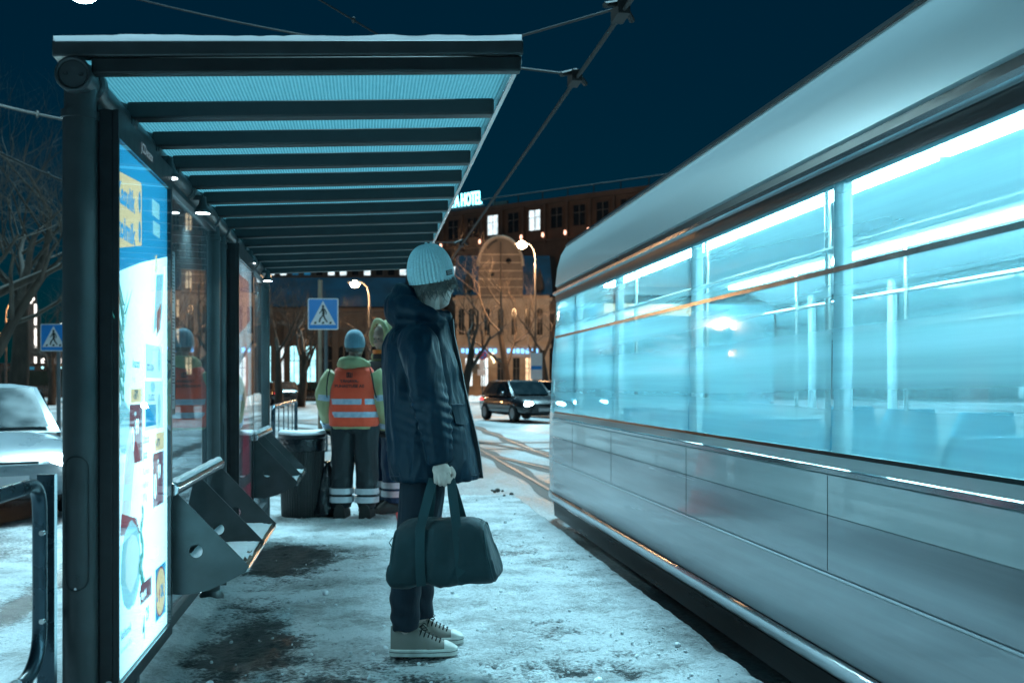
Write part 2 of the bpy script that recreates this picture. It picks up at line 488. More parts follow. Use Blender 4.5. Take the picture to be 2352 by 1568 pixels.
# lumps of ice kicked about on the platform: uncountable crumbs are one object
mb = MB(); rnd = random.Random(5)
for k in range(300):
    y = 3.9 + rnd.random() ** 1.6 * 6.5; x = rnd.uniform(-0.7, 1.55)
    r = rnd.uniform(0.003, 0.010) * (1 + 1.2 * (rnd.random() > 0.95))
    mb.ell((x, y, 0.012 + r * 0.4), (r * rnd.uniform(.8, 1.6), r * rnd.uniform(.8, 1.5), r * 0.8), 6, 4, (rnd.random(), rnd.random(), rnd.random() * 6))
tag(mb.build('ice_crumbs', M['snow'], None, 0, True, 80), 'crumbs of dirty ice scattered over the snowy platform', 'ice', kind='stuff')
# dark clods along the far platform edge
M['clod'] = mat('clod', (0.06, 0.055, 0.05), 0.8, 0, 0.4, 20, 0.5, 60)
mb = MB()
for k in range(26):
    t = rnd.random(); p = at(1090 + t * 190, 1108 + t * 70 + rnd.uniform(-22, 30), 9)
    z0 = 2790 / (1108 + t * 70 - 880); q = at(1090 + t * 190 + rnd.uniform(-30, 30), 1108 + t * 70, z0)
    r = rnd.uniform(0.012, 0.035)
    if q.x < PX1 - 0.05 and q.y < PY1 - 0.3: mb.ell((q.x, q.y, 0.012 + r * 0.3), (r * 1.3, r, r * 0.8), 8, 5, (0, 0, rnd.random() * 6))
tag(mb.build('ice_clods', M['clod'], None, 0, True, 80), 'dark clods of frozen slush along the far platform edge', 'ice', kind='stuff')

# tram track: two rails and their melted grooves, running on beyond the tram; a branch crosses
M['rail'] = mat('rail', (0.06, 0.06, 0.06), 0.5, 0.6, 0.2, 30)
M['groove'] = mat('groove', (0.030, 0.028, 0.026), 0.7, 0, 0.4, 10, 0.3, 60)
TCX = 2.86
def track(name, paths):
    tr = empty(name); tag(tr, kind='structure')
    for pts in paths:
        pts = [Vector(p) for p in pts]
        a, b = MB(), MB()
        for mbb, wd, z in ((a, 0.34, RZ + 0.004), (b, 0.055, RZ + 0.012)):
            vs = []; fs = []
            for i, p in enumerate(pts):
                t = (pts[min(i + 1, len(pts) - 1)] - pts[max(i - 1, 0)]).normalized(); nrm = Vector((-t.y, t.x, 0))
                w2 = wd / 2 * (1 + (0.35 * math.sin(p.y * 1.7) if mbb is a else 0))
                vs += [p + nrm * w2 + Vector((0, 0, z)), p - nrm * w2 + Vector((0, 0, z))]
                if i: fs.append((2 * i - 2, 2 * i - 1, 2 * i + 1, 2 * i))
            mbb.add(vs, fs)
        a.build('melted_groove', M['groove'], tr); b.build('rail', M['rail'], tr)
main = []
for s in (-0.53, 0.53):
    main.append([(TCX + s, y, 0) for y in np.arange(-8, 30, 0.5)] + [(TCX + s - ((y - 30) ** 2) * 0.004, y, 0) for y in np.arange(30, 70, 1.0)])
track('tram_track', main)
br = []
for s in (0.0, 1.07):
    br.append([(TCX + 0.5 + s * 0.9 - 0.011 * (t ** 2), 9.0 + s * 1.3 + t, 0.002) for t in np.arange(0, 34, 0.6)])
    br.append([(-9 + t, 20.5 + s * 2 + 0.012 * (t - 11) ** 2, 0.002) for t in np.arange(0, 40, 0.8)])
track('branch_track', br)

# ================================================================ shelter
BX, BZ, BR = -0.86, 2.138, 0.051
YA, YB = 3.12, 8.86
sh = thing('tram_shelter', 'dark grey steel tram stop shelter with snow topped ribbed translucent roof', 'shelter', (BX, 6.0, 0))
def sp(mb, name, m, parent=None, bevel=0, ang=35):
    """part of the shelter: geometry given in world space"""
    o = mb.build(name, m, sh, bevel, True, ang)
    o.location = (-BX, -6.0, 0)
    return o
def sub(mb, name, m, parent, bevel=0, ang=35):
    return mb.build(name, m, parent, bevel, True, ang)
posts = [3.19, 5.78, 6.10, 8.72]
for i, y in enumerate(posts):
    r = 0.05 if i != 2 else 0.042
    p = sp(MB().lathe([(r, -0.02), (r, 2.02), (r + 0.004, 2.022), (r + 0.004, 2.045), (r - 0.004, 2.047), (r - 0.004, 2.15)], 32, (BX, y, 0)), 'post', M['steel_dark'])
    if i != 2:
        sub(MB().lathe([(r + 0.02, 0.0), (r + 0.02, 0.03), (r, 0.06)], 24, (BX, y, 0)), 'base_collar', M['steel_dark'], p)
    # access panel outline, a shallow oval plate on the camera side
    if i in (0, 2):
        a = MB(); ring = []
        for j in range(40):
            t = 2 * PI * j / 40
            zc = 0.80 + (0.165 if math.sin(t) > 0 else -0.165) + 0.036 * math.sin(t)
            ph = -PI / 2 + math.cos(t) * 0.72 + 0.02
            ring.append(Vector((BX + (r + 0.0022) * math.cos(ph), y + (r + 0.0022) * math.sin(ph), zc)))
        a.tube(ring, 0.0016, 5, closed=True)
        sub(a, 'hatch_seam', M['frame_black'], p)
        b = MB().lathe([(0.008, 0), (0.008, 0.004), (0.005, 0.005)], 12, (BX, y - r - 0.004, 0.635), 'Y')
        sub(b, 'hatch_lock', M['steel_dark'], p)
        sub(MB().lathe([(0.004, 0), (0.004, 0.003)], 8, (BX, y - r - 0.003, 0.605), 'Y'), 'hatch_screw', M['stainless'], p)
beam = sp(MB().lathe([(BR, YA), (BR, YB)], 36, (BX, 0, BZ), 'Y'), 'beam', M['steel_dark'])
sub(MB().lathe([(BR - 0.012, YA - 0.004), (BR - 0.012, YA + 0.01)], 32, (BX, 0, BZ), 'Y'), 'end_cap', M['plate'], beam)
tr_ = MB(); tr_.tube([(BX + (BR - 0.004) * math.cos(t), YA - 0.004, BZ + (BR - 0.004) * math.sin(t)) for t in np.linspace(0, 2 * PI, 32, endpoint=False)], 0.0065, 8, closed=True)
sub(tr_, 'cap_ring', M['steel_dark'], beam)
for s in (-1, 1):
    e = MB(); e.tube([(BX + s * 0.022 + 0.006 * math.cos(t), YA - 0.006, BZ + 0.0045 * math.sin(t)) for t in np.linspace(0, 2 * PI, 12, endpoint=False)], 0.0016, 5, closed=True)
    sub(e, 'cap_slot', M['frame_black'], beam)
# roof: sloping plane, ribs across, fluted translucent panels between, snow on top
RX0, RX1, RY0, RY1 = -0.925, 0.497, 3.13, 8.92
def rz(x): return 2.197 + (x - RX0) * 0.052
TILT = math.atan(0.052)
def slab(x0, x1, y0, y1, z0, z1):
    m = MB()
    vs = [(x, y, rz(x) + z) for x in (x0, x1) for y in (y0, y1) for z in (z0, z1)]
    return m.add(vs, [(0, 1, 3, 2), (4, 6, 7, 5), (0, 4, 5, 1), (2, 3, 7, 6), (0, 2, 6, 4), (1, 5, 7, 3)])
def polycarb():
    m, nt, b = nmat('polycarbonate'); N = nt.nodes; L = nt.links; N.remove(b)
    out = [n for n in N if n.type == 'OUTPUT_MATERIAL'][0]
    tc = N.new('ShaderNodeTexCoord')
    wv = N.new('ShaderNodeTexWave'); wv.bands_direction = 'X'; wv.inputs['Scale'].default_value = 26; wv.inputs['Distortion'].default_value = 0.2; wv.inputs['Detail'].default_value = 1
    L.new(tc.outputs['Object'], wv.inputs[0])
    nz = N.new('ShaderNodeTexNoise'); nz.inputs['Scale'].default_value = 30; nz.inputs['Detail'].default_value = 5; L.new(tc.outputs['Object'], nz.inputs[0])
    ad = N.new('ShaderNodeMath'); ad.operation = 'MULTIPLY_ADD'; ad.inputs[1].default_value = 0.35; L.new(nz.outputs[0], ad.inputs[0]); L.new(wv.outputs['Fac'], ad.inputs[2])
    rp = N.new('ShaderNodeValToRGB'); rp.color_ramp.elements[0].color = (0.22, 0.46, 0.50, 1); rp.color_ramp.elements[1].color = (0.56, 0.80, 0.84, 1)
    L.new(ad.outputs[0], rp.inputs[0])
    bp = N.new('ShaderNodeBump'); bp.inputs['Strength'].default_value = 0.7; bp.inputs['Distance'].default_value = 0.006; L.new(ad.outputs[0], bp.inputs['Height'])
    tl = N.new('ShaderNodeBsdfTranslucent'); df = N.new('ShaderNodeBsdfDiffuse'); gl = N.new('ShaderNodeBsdfGlossy'); gl.inputs['Roughness'].default_value = 0.22
    for s in (tl, df): L.new(rp.outputs[0], s.inputs[0])
    for s in (tl, df, gl): L.new(bp.outputs[0], s.inputs['Normal'])
    a = N.new('ShaderNodeMixShader'); a.inputs[0].default_value = 0.10; L.new(tl.outputs[0], a.inputs[1]); L.new(df.outputs[0], a.inputs[2])
    c = N.new('ShaderNodeMixShader'); c.inputs[0].default_value = 0.10; L.new(a.outputs[0], c.inputs[1]); L.new(gl.outputs[0], c.inputs[2])
    L.new(c.outputs[0], out.inputs[0]); return m
M['polycarb'] = polycarb()
ribs = [3.25 + 0.412 * i for i in range(14)]
for i, y in enumerate(ribs):
    if i == 0:
        rb = sp(slab(RX0 + 0.11, RX1 - 0.006, RY0 + 0.006, RY0 + 0.05, -0.055, -0.006), 'rib', M['rib_steel'], bevel=0.006)
    else:
        rb = sp(slab(RX0 + 0.10, RX1 - 0.03, y - 0.034, y + 0.034, -0.060, -0.001), 'rib', M['rib_steel'], bevel=0.008)
    sub(MB().lathe([(BR + 0.004, y - 0.03), (BR + 0.012, y - 0.02), (BR + 0.012, y + 0.02), (BR + 0.004, y + 0.03)], 24, (BX, 0, BZ + 0.004), 'Y'), 'bracket', M['steel_dark'], rb)
for i in range(len(ribs)):
    y0 = (ribs[i] + 0.004) if i else RY0 + 0.045; y1 = (ribs[i + 1] - 0.004) if i + 1 < len(ribs) else RY1 - 0.03
    sp(slab(RX0 + 0.03, RX1 - 0.018, y0, y1, 0.002, 0.012), 'roof_panel', M['polycarb'])
sp(slab(RX0, RX1, RY0, RY0 + 0.05, -0.004, 0.042), 'fascia', M['steel_dark'], bevel=0.005)
sp(slab(RX0, RX1, RY1 - 0.05, RY1, -0.004, 0.042), 'fascia', M['steel_dark'], bevel=0.005)
sp(slab(RX0 - 0.002, RX0 + 0.028, RY0 + 0.05, RY1 - 0.05, -0.004, 0.040), 'gutter', M['steel_dark'], bevel=0.004)
sp(slab(RX1 - 0.016, RX1 + 0.003, RY0 + 0.05, RY1 - 0.05, -0.022, 0.040), 'edge_trim', M['stainless'], bevel=0.003)
# snow lying on the roof: lumpy thin layer
M['roof_snow'] = mat('roof_snow', (0.78, 0.80, 0.83), 0.8, 0, 0.05, 30, 0.4, 90)
nx, ny = 60, 120; mb = MB(); vs = []; fs = []
gx = np.linspace(RX0 + 0.006, RX1 - 0.006, nx); gy = np.concatenate([[RY0 - 0.007, RY0 - 0.004], np.linspace(RY0 + 0.006, RY1 - 0.006, ny - 2)])
P = np.array([(x, y, 0.0) for y in gy for x in gx]); hh = 0.006 + 0.010 * fbm(P * [9, 7, 1], 3, 3)
ex = np.minimum(np.minimum(P[:, 0] - gx[0], gx[-1] - P[:, 0]), np.minimum(P[:, 1] - gy[0], gy[-1] - P[:, 1]))
hh = hh * np.clip(ex / 0.02 + 0.25, 0, 1)
hh[P[:, 1] < gy[1] + 1e-6] = 0.008 + 0.010 * fbm(P[P[:, 1] < gy[1] + 1e-6] * [14, 0, 0], 77, 3)
hh[:nx] = -0.004
vs = [(p[0], p[1], rz(p[0]) + 0.0425 + hh[i]) for i, p in enumerate(P)]
fs = [(j * nx + i, j * nx + i + 1, (j + 1) * nx + i + 1, (j + 1) * nx + i) for j in range(ny - 1) for i in range(nx - 1)]
mb.add(vs, fs)
M['thin_snow'] = None
def thin_snow():
    m, nt, b = nmat('thin_snow'); N = nt.nodes; L = nt.links; N.remove(b); out = [n for n in N if n.type == 'OUTPUT_MATERIAL'][0]
    df = N.new('ShaderNodeBsdfDiffuse'); tl = N.new('ShaderNodeBsdfTranslucent'); nz = N.new('ShaderNodeTexNoise'); nz.inputs['Scale'].default_value = 40
    rp = N.new('ShaderNodeValToRGB'); rp.color_ramp.elements[0].color = (0.7, 0.73, 0.76, 1); rp.color_ramp.elements[1].color = (0.85, 0.87, 0.9, 1)
    L.new(nz.outputs[0], rp.inputs[0]); L.new(rp.outputs[0], df.inputs[0]); L.new(rp.outputs[0], tl.inputs[0])
    a = N.new('ShaderNodeMixShader'); a.inputs[0].default_value = 0.78; L.new(df.outputs[0], a.inputs[1]); L.new(tl.outputs[0], a.inputs[2])
    tr = N.new('ShaderNodeBsdfTransparent'); a2 = N.new('ShaderNodeMixShader'); a2.inputs[0].default_value = 0.5; L.new(a.outputs[0], a2.inputs[1]); L.new(tr.outputs[0], a2.inputs[2]); L.new(a2.outputs[0], out.inputs[0]); return m
M['thin_snow'] = thin_snow()
sp(mb, 'roof_snow', M['thin_snow'])
# downlights under the beam
M['lamp_cyan'] = emit('lamp_cyan', (0.80, 0.96, 1.0), 16)
for y in (4.12, 4.95, 6.95, 8.15):
    d = sp(MB().lathe([(0.016, 2.115), (0.018, 2.08), (0.040, 2.05), (0.040, 2.038), (0.034, 2.036)], 24, (BX + 0.085, y, 0)), 'downlight', M['steel_dark'])
    sub(MB().lathe([(0.033, 2.035), (0.033, 2.037)], 20, (BX + 0.085, y, 0)), 'lens', M['lamp_cyan'], d)
    sub(MB().box((BX + 0.045, y, 2.11), (0.09, 0.03, 0.02)), 'arm', M['steel_dark'], d)
    ld = bpy.data.lights.new('downlight_spot', 'SPOT'); ld.energy = 20; ld.color = (0.55, 0.9, 1.0); ld.spot_size = R(120); ld.spot_blend = 0.6; ld.shadow_soft_size = 0.03
    lo = bpy.data.objects.new('downlight_spot', ld); COL.objects.link(lo); lo.parent = d; lo.location = (BX + 0.085, y, 2.03)
# rails that carry glass and posters
FX = -0.82
for (y0, y1) in ((3.26, 5.73), (6.15, 8.67)):
    sp(MB().span((FX - 0.055, y0, 0.165), (FX - 0.005, y1, 0.215)), 'bottom_rail', M['steel_dark'], bevel=0.004)
    sp(MB().span((FX - 0.055, y0, 2.065), (FX - 0.005, y1, 2.09)), 'top_rail', M['steel_dark'], bevel=0.003)
    sp(MB().span((FX - 0.05, y0 + 0.55, 0.0), (FX - 0.01, y0 + 0.60, 0.165)), 'rail_foot', M['steel_dark'], bevel=0.003)
for (y0, y1) in ((4.08, 5.715), (6.97, 8.655)):
    for (a, b) in ((y0, y0 + (y1 - y0) * 0.14), (y0 + (y1 - y0) * 0.14 + 0.006, y1)):
        sp(MB().span((FX - 0.034, a, 0.225), (FX - 0.026, b, 2.06)), 'glass_pane', M['glass'])
# timetable case on the first pane
tt = sp(MB().span((FX - 0.024, 4.20, 1.085), (FX - 0.006, 4.54, 1.815)), 'timetable_case', M['frame_black'], bevel=0.004)
M['paper'] = mat('paper', (0.42, 0.47, 0.50), 0.7, 0, 0.1, 3)
sub(MB().span((FX - 0.0058, 4.225, 1.11), (FX - 0.004, 4.515, 1.79)), 'timetable_sheet', M['paper'], tt)
M['ink'] = mat('ink', (0.03, 0.035, 0.04), 0.7)
M['ink_red'] = mat('ink_red', (0.35, 0.03, 0.03), 0.7)
mb = MB(); rr = random.Random(3)
for k in range(44):
    z = 1.775 - k * 0.0145
    if 14 < k < 17: continue
    for c in range(3):
        a = 4.235 + c * 0.093; mb.span((FX - 0.0038, a, z - 0.004), (FX - 0.0034, a + rr.uniform(0.04, 0.09), z))
sub(mb, 'timetable_lines', M['ink'], tt)
sub(MB().span((FX - 0.0033, 4.25, 1.30), (FX - 0.003, 4.38, 1.38)), 'timetable_block', M['ink_red'], tt)

# ---- lightboxes
def box_text(body, size, m, parent, x, y, z, bold=0.0, ex=0.0, name='lettering', align='LEFT', sx=1.0, rot=(PI / 2, 0, PI / 2), shear=0.0):
    cu = bpy.data.curves.new(name, 'FONT'); cu.body = body; cu.size = size; cu.offset = bold; cu.extrude = ex; cu.align_x = align; cu.resolution_u = 3; cu.shear = shear
    t = bpy.data.objects.new(name, cu); COL.objects.link(t)
    dg = bpy.context.evaluated_depsgraph_get()
    me = bpy.data.meshes.new_from_object(t.evaluated_get(dg)); bpy.data.objects.remove(t, do_unlink=True)
    me.name = name
    o = link(name, me, m, parent); o.location = (x, y, z); o.rotation_euler = rot; o.scale = (sx, 1, 1)
    return o
def tubes_emit(name, col, lo, hi, ycentre, width):
    """print lit from behind by fluorescent tubes: brighter along the tubes"""
    m, nt, b = nmat(name); N = nt.nodes; L = nt.links
    tc = N.new('ShaderNodeTexCoord'); sx = N.new('ShaderNodeSeparateXYZ'); L.new(tc.outputs['Object'], sx.inputs[0])
    s = N.new('ShaderNodeMath'); s.operation = 'SUBTRACT'; s.inputs[1].default_value = ycentre; L.new(sx.outputs[1], s.inputs[0])
    d = N.new('ShaderNodeMath'); d.operation = 'MULTIPLY'; d.inputs[1].default_value = 1 / width; L.new(s.outputs[0], d.inputs[0])
    c = N.new('ShaderNodeMath'); c.operation = 'COSINE'; L.new(d.outputs[0], c.inputs[0])
    mr = N.new('ShaderNodeMapRange'); mr.inputs[1].default_value = -0.2; mr.inputs[2].default_value = 1.0; mr.inputs[3].default_value = lo; mr.inputs[4].default_value = hi
    L.new(c.outputs[0], mr.inputs[0])
    b.inputs['Base Color'].default_value = (*[x * 0.5 for x in col], 1); b.inputs['Emission Color'].default_value = (*col, 1); b.inputs['Roughness'].default_value = 0.5
    L.new(mr.outputs[0], b.inputs['Emission Strength'])
    return m
LX = -0.755
def lightbox(y0, y1, z0=0.24, z1=2.06):
    lb = sp(MB().span((LX - 0.055, y0, z0), (LX - 0.012, y1, z1)), 'lightbox', M['frame_black'], bevel=0.004)
    # raised frame around the poster, both faces
    for (xa, xb) in ((LX - 0.012, LX + 0.004), (LX - 0.068, LX - 0.055)):
        for (a, b, c, d) in ((y0, y0 + 0.014, z0, z1), (y1 - 0.03, y1, z0, z1), (y0 + 0.014, y1 - 0.03, z0, z0 + 0.045), (y0 + 0.014, y1 - 0.03, z1 - 0.085, z1)):
            sub(MB().span((xa, a, c), (xb, b, d)), 'frame_bar', M['frame_black'], lb)
    return lb
lb = lightbox(3.20, 4.06)
PY_, PZ_ = 3.2145, 0.287          # poster corner
PW, PH = 0.815, 1.686
yc = PY_ + PW * 0.62
M['ad_white'] = tubes_emit('ad_white', (0.36, 0.86, 1.0), 1.05, 4.2, yc, 0.30)
M['ad_blue'] = tubes_emit('ad_blue', (0.02, 0.42, 0.82), 0.703, 1.036, yc, 0.30)
M['ad_yellow'] = tubes_emit('ad_yellow', (0.95, 0.90, 0.52), 0.740, 0.999, yc, 0.30)
M['ad_ink'] = tubes_emit('ad_ink', (0.03, 0.25, 0.36), 0.444, 0.666, yc, 0.30)
M['ad_green'] = tubes_emit('ad_green', (0.05, 0.45, 0.42), 0.518, 0.740, yc, 0.30)
M['ad_maroon'] = tubes_emit('ad_maroon', (0.26, 0.10, 0.15), 0.518, 0.740, yc, 0.30)
M['ad_red'] = tubes_emit('ad_red', (0.65, 0.10, 0.08), 0.444, 0.592, yc, 0.30)
M['ad_cream'] = tubes_emit('ad_cream', (0.45, 0.85, 0.90), 0.814, 1.628, yc, 0.30)
M['ad_pale'] = tubes_emit('ad_pale', (0.25, 0.72, 0.86), 0.814, 1.332, yc, 0.30)
M['ad_back'] = emit('ad_back', (0.35, 0.85, 1.0), 2.6)
layer = [0]
def ap(poly, m, name):
    layer[0] += 1
    x = LX - 0.010 + 0.00006 * layer[0]
    q = MB(); pts = [(x, PY_ + a * PW, PZ_ + b * PH) for a, b in poly]
    q.add(pts, [tuple(range(len(pts)))])
    return q.build(name, m, lb, 0, False)
def rect(a0, b0, a1, b1): return [(a0, b0), (a1, b0), (a1, b1), (a0, b1)]
def blob(ca, cb, ra, rb, n=26, wob=0.0, seed=0):
    r_ = random.Random(seed)
    return [(ca + ra * math.cos(2 * PI * k / n) * (1 + wob * r_.uniform(-1, 1)), cb + rb * math.sin(2 * PI * k / n) * (1 + wob * r_.uniform(-1, 1))) for k in range(n)]
def at_(txt, size, m, a, b, bold=0.0, sx=1.0, align='LEFT'):
    layer[0] += 1
    return box_text(txt, size, m, lb, LX - 0.010 + 0.00006 * layer[0], PY_ + a * PW, PZ_ + b * PH, bold, 0, 'lettering', align, sx * 0.78)
ap(rect(0, 0, 1, 1), M['ad_white'], 'poster')
ap([(0, 0.755), (0.45, 0.80), (1, 0.845), (1, 1), (0, 1)], M['ad_blue'], 'poster_header')
ap([(0.0, 0.80), (0.455, 0.835), (0.455, 0.955), (0.44, 0.962), (0.0, 0.945)], M['ad_yellow'], 'poster_badge')
at_('Kasulik', 0.092, M['ad_blue'], 0.03, 0.892, 0.004, 1.15)
at_('kolmik', 0.092, M['ad_blue'], 0.03, 0.828, 0.004, 1.25)
q = ap(blob(0.415, 0.92, 0.022, 0.022), M['ad_blue'], 'badge_dot'); q = ap(blob(0.415, 0.86, 0.022, 0.022), M['ad_blue'], 'badge_dot')
ap(rect(0.66, 0.915, 0.82, 0.95), M['ad_pale'], 'header_line'); ap(rect(0.68, 0.875, 0.83, 0.905), M['ad_pale'], 'header_line')
# pineapple crown
rp_ = random.Random(9)
for k in range(26):
    b0 = 0.50 + 0.008 * k; a0 = 0.12 + rp_.uniform(-0.03, 0.03); dx = rp_.uniform(-0.15, 0.13); dz = rp_.uniform(0.05, 0.10)
    ap([(a0 - 0.016, b0), (a0 + 0.016, b0), (a0 + dx * 0.6 + 0.008, b0 + dz * 0.7), (a0 + dx, b0 + dz)], M['ad_green'] if k % 3 else M['ad_pale'], 'leaf')
ap(blob(0.13, 0.47, 0.11, 0.05, 26, 0.06, 1), M['ad_pale'], 'fruit')
# juice carton, bottle
ap([(0.68, 0.66), (0.86, 0.70), (0.90, 0.80), (0.74, 0.79)], M['ad_pale'], 'carton')
ap([(0.74, 0.655), (0.83, 0.675), (0.86, 0.735), (0.76, 0.71)], M['ad_maroon'], 'carton_label')
ap([(0.70, 0.79), (0.76, 0.80), (0.755, 0.835), (0.72, 0.83)], M['ad_yellow'], 'carton_cap')
ap(rect(0.52, 0.565, 0.86, 0.635), M['ad_cream'], 'product_tile'); at_('GOUDA', 0.034, M['ad_blue'], 0.54, 0.58, 0.001, 1.2)
ap(rect(0.50, 0.455, 0.88, 0.558), M['ad_cream'], 'product_tile'); at_('CLASSIC', 0.034, M['ad_blue'], 0.57, 0.516, 0.001, 1.1)
ap(rect(0.52, 0.463, 0.73, 0.508), M['ad_blue'], 'product_strip')
ap(blob(0.80, 0.495, 0.035, 0.036), M['ad_pale'], 'product_picture'); ap(blob(0.66, 0.545, 0.05, 0.012), M['ad_pale'], 'product_picture'); ap(blob(0.80, 0.605, 0.03, 0.026), M['ad_pale'], 'product_picture')
at_('Ananass', 0.042, M['ad_ink'], 0.27, 0.585, 0.001); at_('1 tk', 0.028, M['ad_ink'], 0.27, 0.555)
ap(rect(0.24, 0.515, 0.45, 0.555 - 0.012), M['ad_yellow'], 'discount_tag'); at_('-50%', 0.044, M['ad_ink'], 0.29, 0.522, 0.002)
ap(rect(0.22, 0.395, 0.45, 0.512), M['ad_maroon'], 'price_tag'); at_('1.99', 0.022, M['ad_white'], 0.30, 0.488)
at_('0', 0.125, M['ad_white'], 0.245, 0.415, 0.003, 0.9); at_('99', 0.07, M['ad_white'], 0.325, 0.453, 0.002, 0.9)
ap(rect(0.70, 0.405, 0.92, 0.445), M['ad_yellow'], 'discount_tag'); at_('-47%', 0.042, M['ad_ink'], 0.73, 0.414, 0.002)
ap(rect(0.66, 0.285, 0.90, 0.402), M['ad_maroon'], 'price_tag'); at_('1.85', 0.022, M['ad_white'], 0.75, 0.378)
at_('0', 0.125, M['ad_white'], 0.68, 0.305, 0.003, 0.9); at_('99', 0.07, M['ad_white'], 0.765, 0.345, 0.002, 0.9)
for k, (t, b) in enumerate((('Lihatud', 0.43), ('juust', 0.398), ('Toorsalat', 0.365), ('rukkileib', 0.338), ('270 g', 0.312))):
    at_(t, 0.042 if k < 2 else 0.034, M['ad_ink'], 0.46, b, 0.001 if k < 2 else 0)
# cheese wedge, bread
ap([(0.08, 0.30), (0.20, 0.27), (0.30, 0.40), (0.24, 0.47), (0.17, 0.44)], M['ad_cream'], 'cheese')
ap([(0.06, 0.27), (0.40, 0.25), (0.34, 0.285), (0.08, 0.31)], M['ad_maroon'], 'board')
ap(blob(0.24, 0.20, 0.17, 0.085, 30, 0.04, 4), M['ad_pale'], 'bread'); ap(blob(0.26, 0.205, 0.12, 0.055, 26, 0.08, 5), M['ad_cream'], 'bread_crumb')
for k in range(16):
    b0 = 0.13 + 0.011 * k; ap(blob(0.43 + 0.02 * math.sin(k), b0, 0.035 - 0.0012 * k, 0.012, 9, 0.3, k), M['ad_green'], 'herb')
ap(rect(0.40, 0.105, 0.62, 0.145), M['ad_maroon'], 'banner'); at_('Aga jah!', 0.032, M['ad_white'], 0.42, 0.116, 0.001)
at_('4', 0.11, M['ad_ink'], 0.44, 0.03, 0.003, 0.9); at_('29', 0.065, M['ad_ink'], 0.51, 0.062, 0.002, 0.9)
at_('Sealihasteik', 0.040, M['ad_ink'], 0.06, 0.075, 0.001); at_('marineeritud, 700 g', 0.024, M['ad_ink'], 0.06, 0.05)
# round yellow-red-blue grocer's logo
ap(rect(0.70, 0.035, 0.93, 0.15), M['ad_blue'], 'logo_square')
ap(blob(0.815, 0.0925, 0.108, 0.0545, 40), M['ad_red'], 'logo_ring'); ap(blob(0.815, 0.0925, 0.101, 0.0505, 40), M['ad_yellow'], 'logo_disc')
at_('L', 0.062, M['ad_blue'], 0.722, 0.079, 0.0045, 0.85); at_('DL', 0.062, M['ad_blue'], 0.815, 0.079, 0.0045, 0.85); at_('i', 0.062, M['ad_red'], 0.776, 0.074, 0.005, 1.0)
M['grey_text'] = emit('grey_text', (0.35, 0.42, 0.45), 0.25)
box_text('JCDecaux', 0.045, M['grey_text'], lb, LX + 0.0075, 3.50, 2.003, 0.001)
for z in (0.262, ):
    sub(MB().lathe([(0.010, LX + 0.006), (0.010, LX + 0.011), (0.006, LX + 0.013)], 12, (0, 3.21, z), 'X'), 'bolt', M['stainless'], lb)
sub(MB().lathe([(0.011, 3.190), (0.011, 3.20)], 14, (LX - 0.022, 0, 0.30), 'Y'), 'bolt', M['stainless'], lb)
sub(MB().span((LX - 0.0564, PY_, PZ_), (LX - 0.0560, PY_ + PW, PZ_ + PH)), 'rear_poster', M['ad_back'], lb)
sub(MB().span((LX + 0.001, PY_ - 0.001, PZ_ - 0.001), (LX + 0.004, PY_ + PW + 0.001, PZ_ + PH + 0.001)), 'cover_glass', M['glass_clean'], lb)
# second lightbox
lb2 = lightbox(6.14, 6.95)
M['ad2_a'] = emit('ad2_a', (0.55, 0.80, 0.92), 0.7, 0.5, 3); M['ad2_b'] = emit('ad2_b', (0.30, 0.05, 0.09), 0.5, 0.5, 4); M['ad2_c'] = emit('ad2_c', (0.08, 0.10, 0.12), 0.4, 0.5, 6); M['ad2_d'] = emit('ad2_d', (0.85, 0.45, 0.45), 0.45, 0.3, 3)
def ap2(poly, m, name, k):
    q = MB(); pts = [(LX - 0.010 + 0.0003 * k, 6.155 + a * 0.765, PZ_ + b * PH) for a, b in poly]
    q.add(pts, [tuple(range(len(pts)))]); return q.build(name, m, lb2, 0, False)
ap2(rect(0, 0, 1, 1), M['ad2_a'], 'poster', 0)
ap2([(0, 0), (1, 0), (1, 0.45), (0.6, 0.55), (0.3, 0.50), (0, 0.35)], M['ad2_c'], 'poster_figure', 1)
ap2([(0.1, 0.0), (0.95, 0.0), (0.95, 0.16), (0.1, 0.16)], M['ad2_b'], 'poster_band', 2)
ap2([(0.0, 0.72), (0.9, 0.80), (0.8, 0.95), (0, 0.95)], M['ad2_d'], 'poster_shape', 2)
ap2(blob(0.6, 0.58, 0.16, 0.13, 24, 0.1, 7), M['ad2_d'], 'poster_face', 3)
ap2([(0.35, 0.2), (0.85, 0.2), (0.8, 0.44), (0.42, 0.44)], M['ad2_b'], 'poster_figure', 3)
box_text('UUS', 0.12, M['ad2_a'], lb2, LX - 0.0085, 6.30, PZ_ + 0.10, 0.003)
sub(MB().span((LX - 0.0564, 6.155, PZ_), (LX - 0.0560, 6.155 + 0.765, PZ_ + PH)), 'rear_poster', M['ad_back'], lb2)
sub(MB().span((LX + 0.001, 6.1545, PZ_ - 0.001), (LX + 0.004, 6.155 + 0.766, PZ_ + PH + 0.001)), 'cover_glass', M['glass_clean'], lb2)

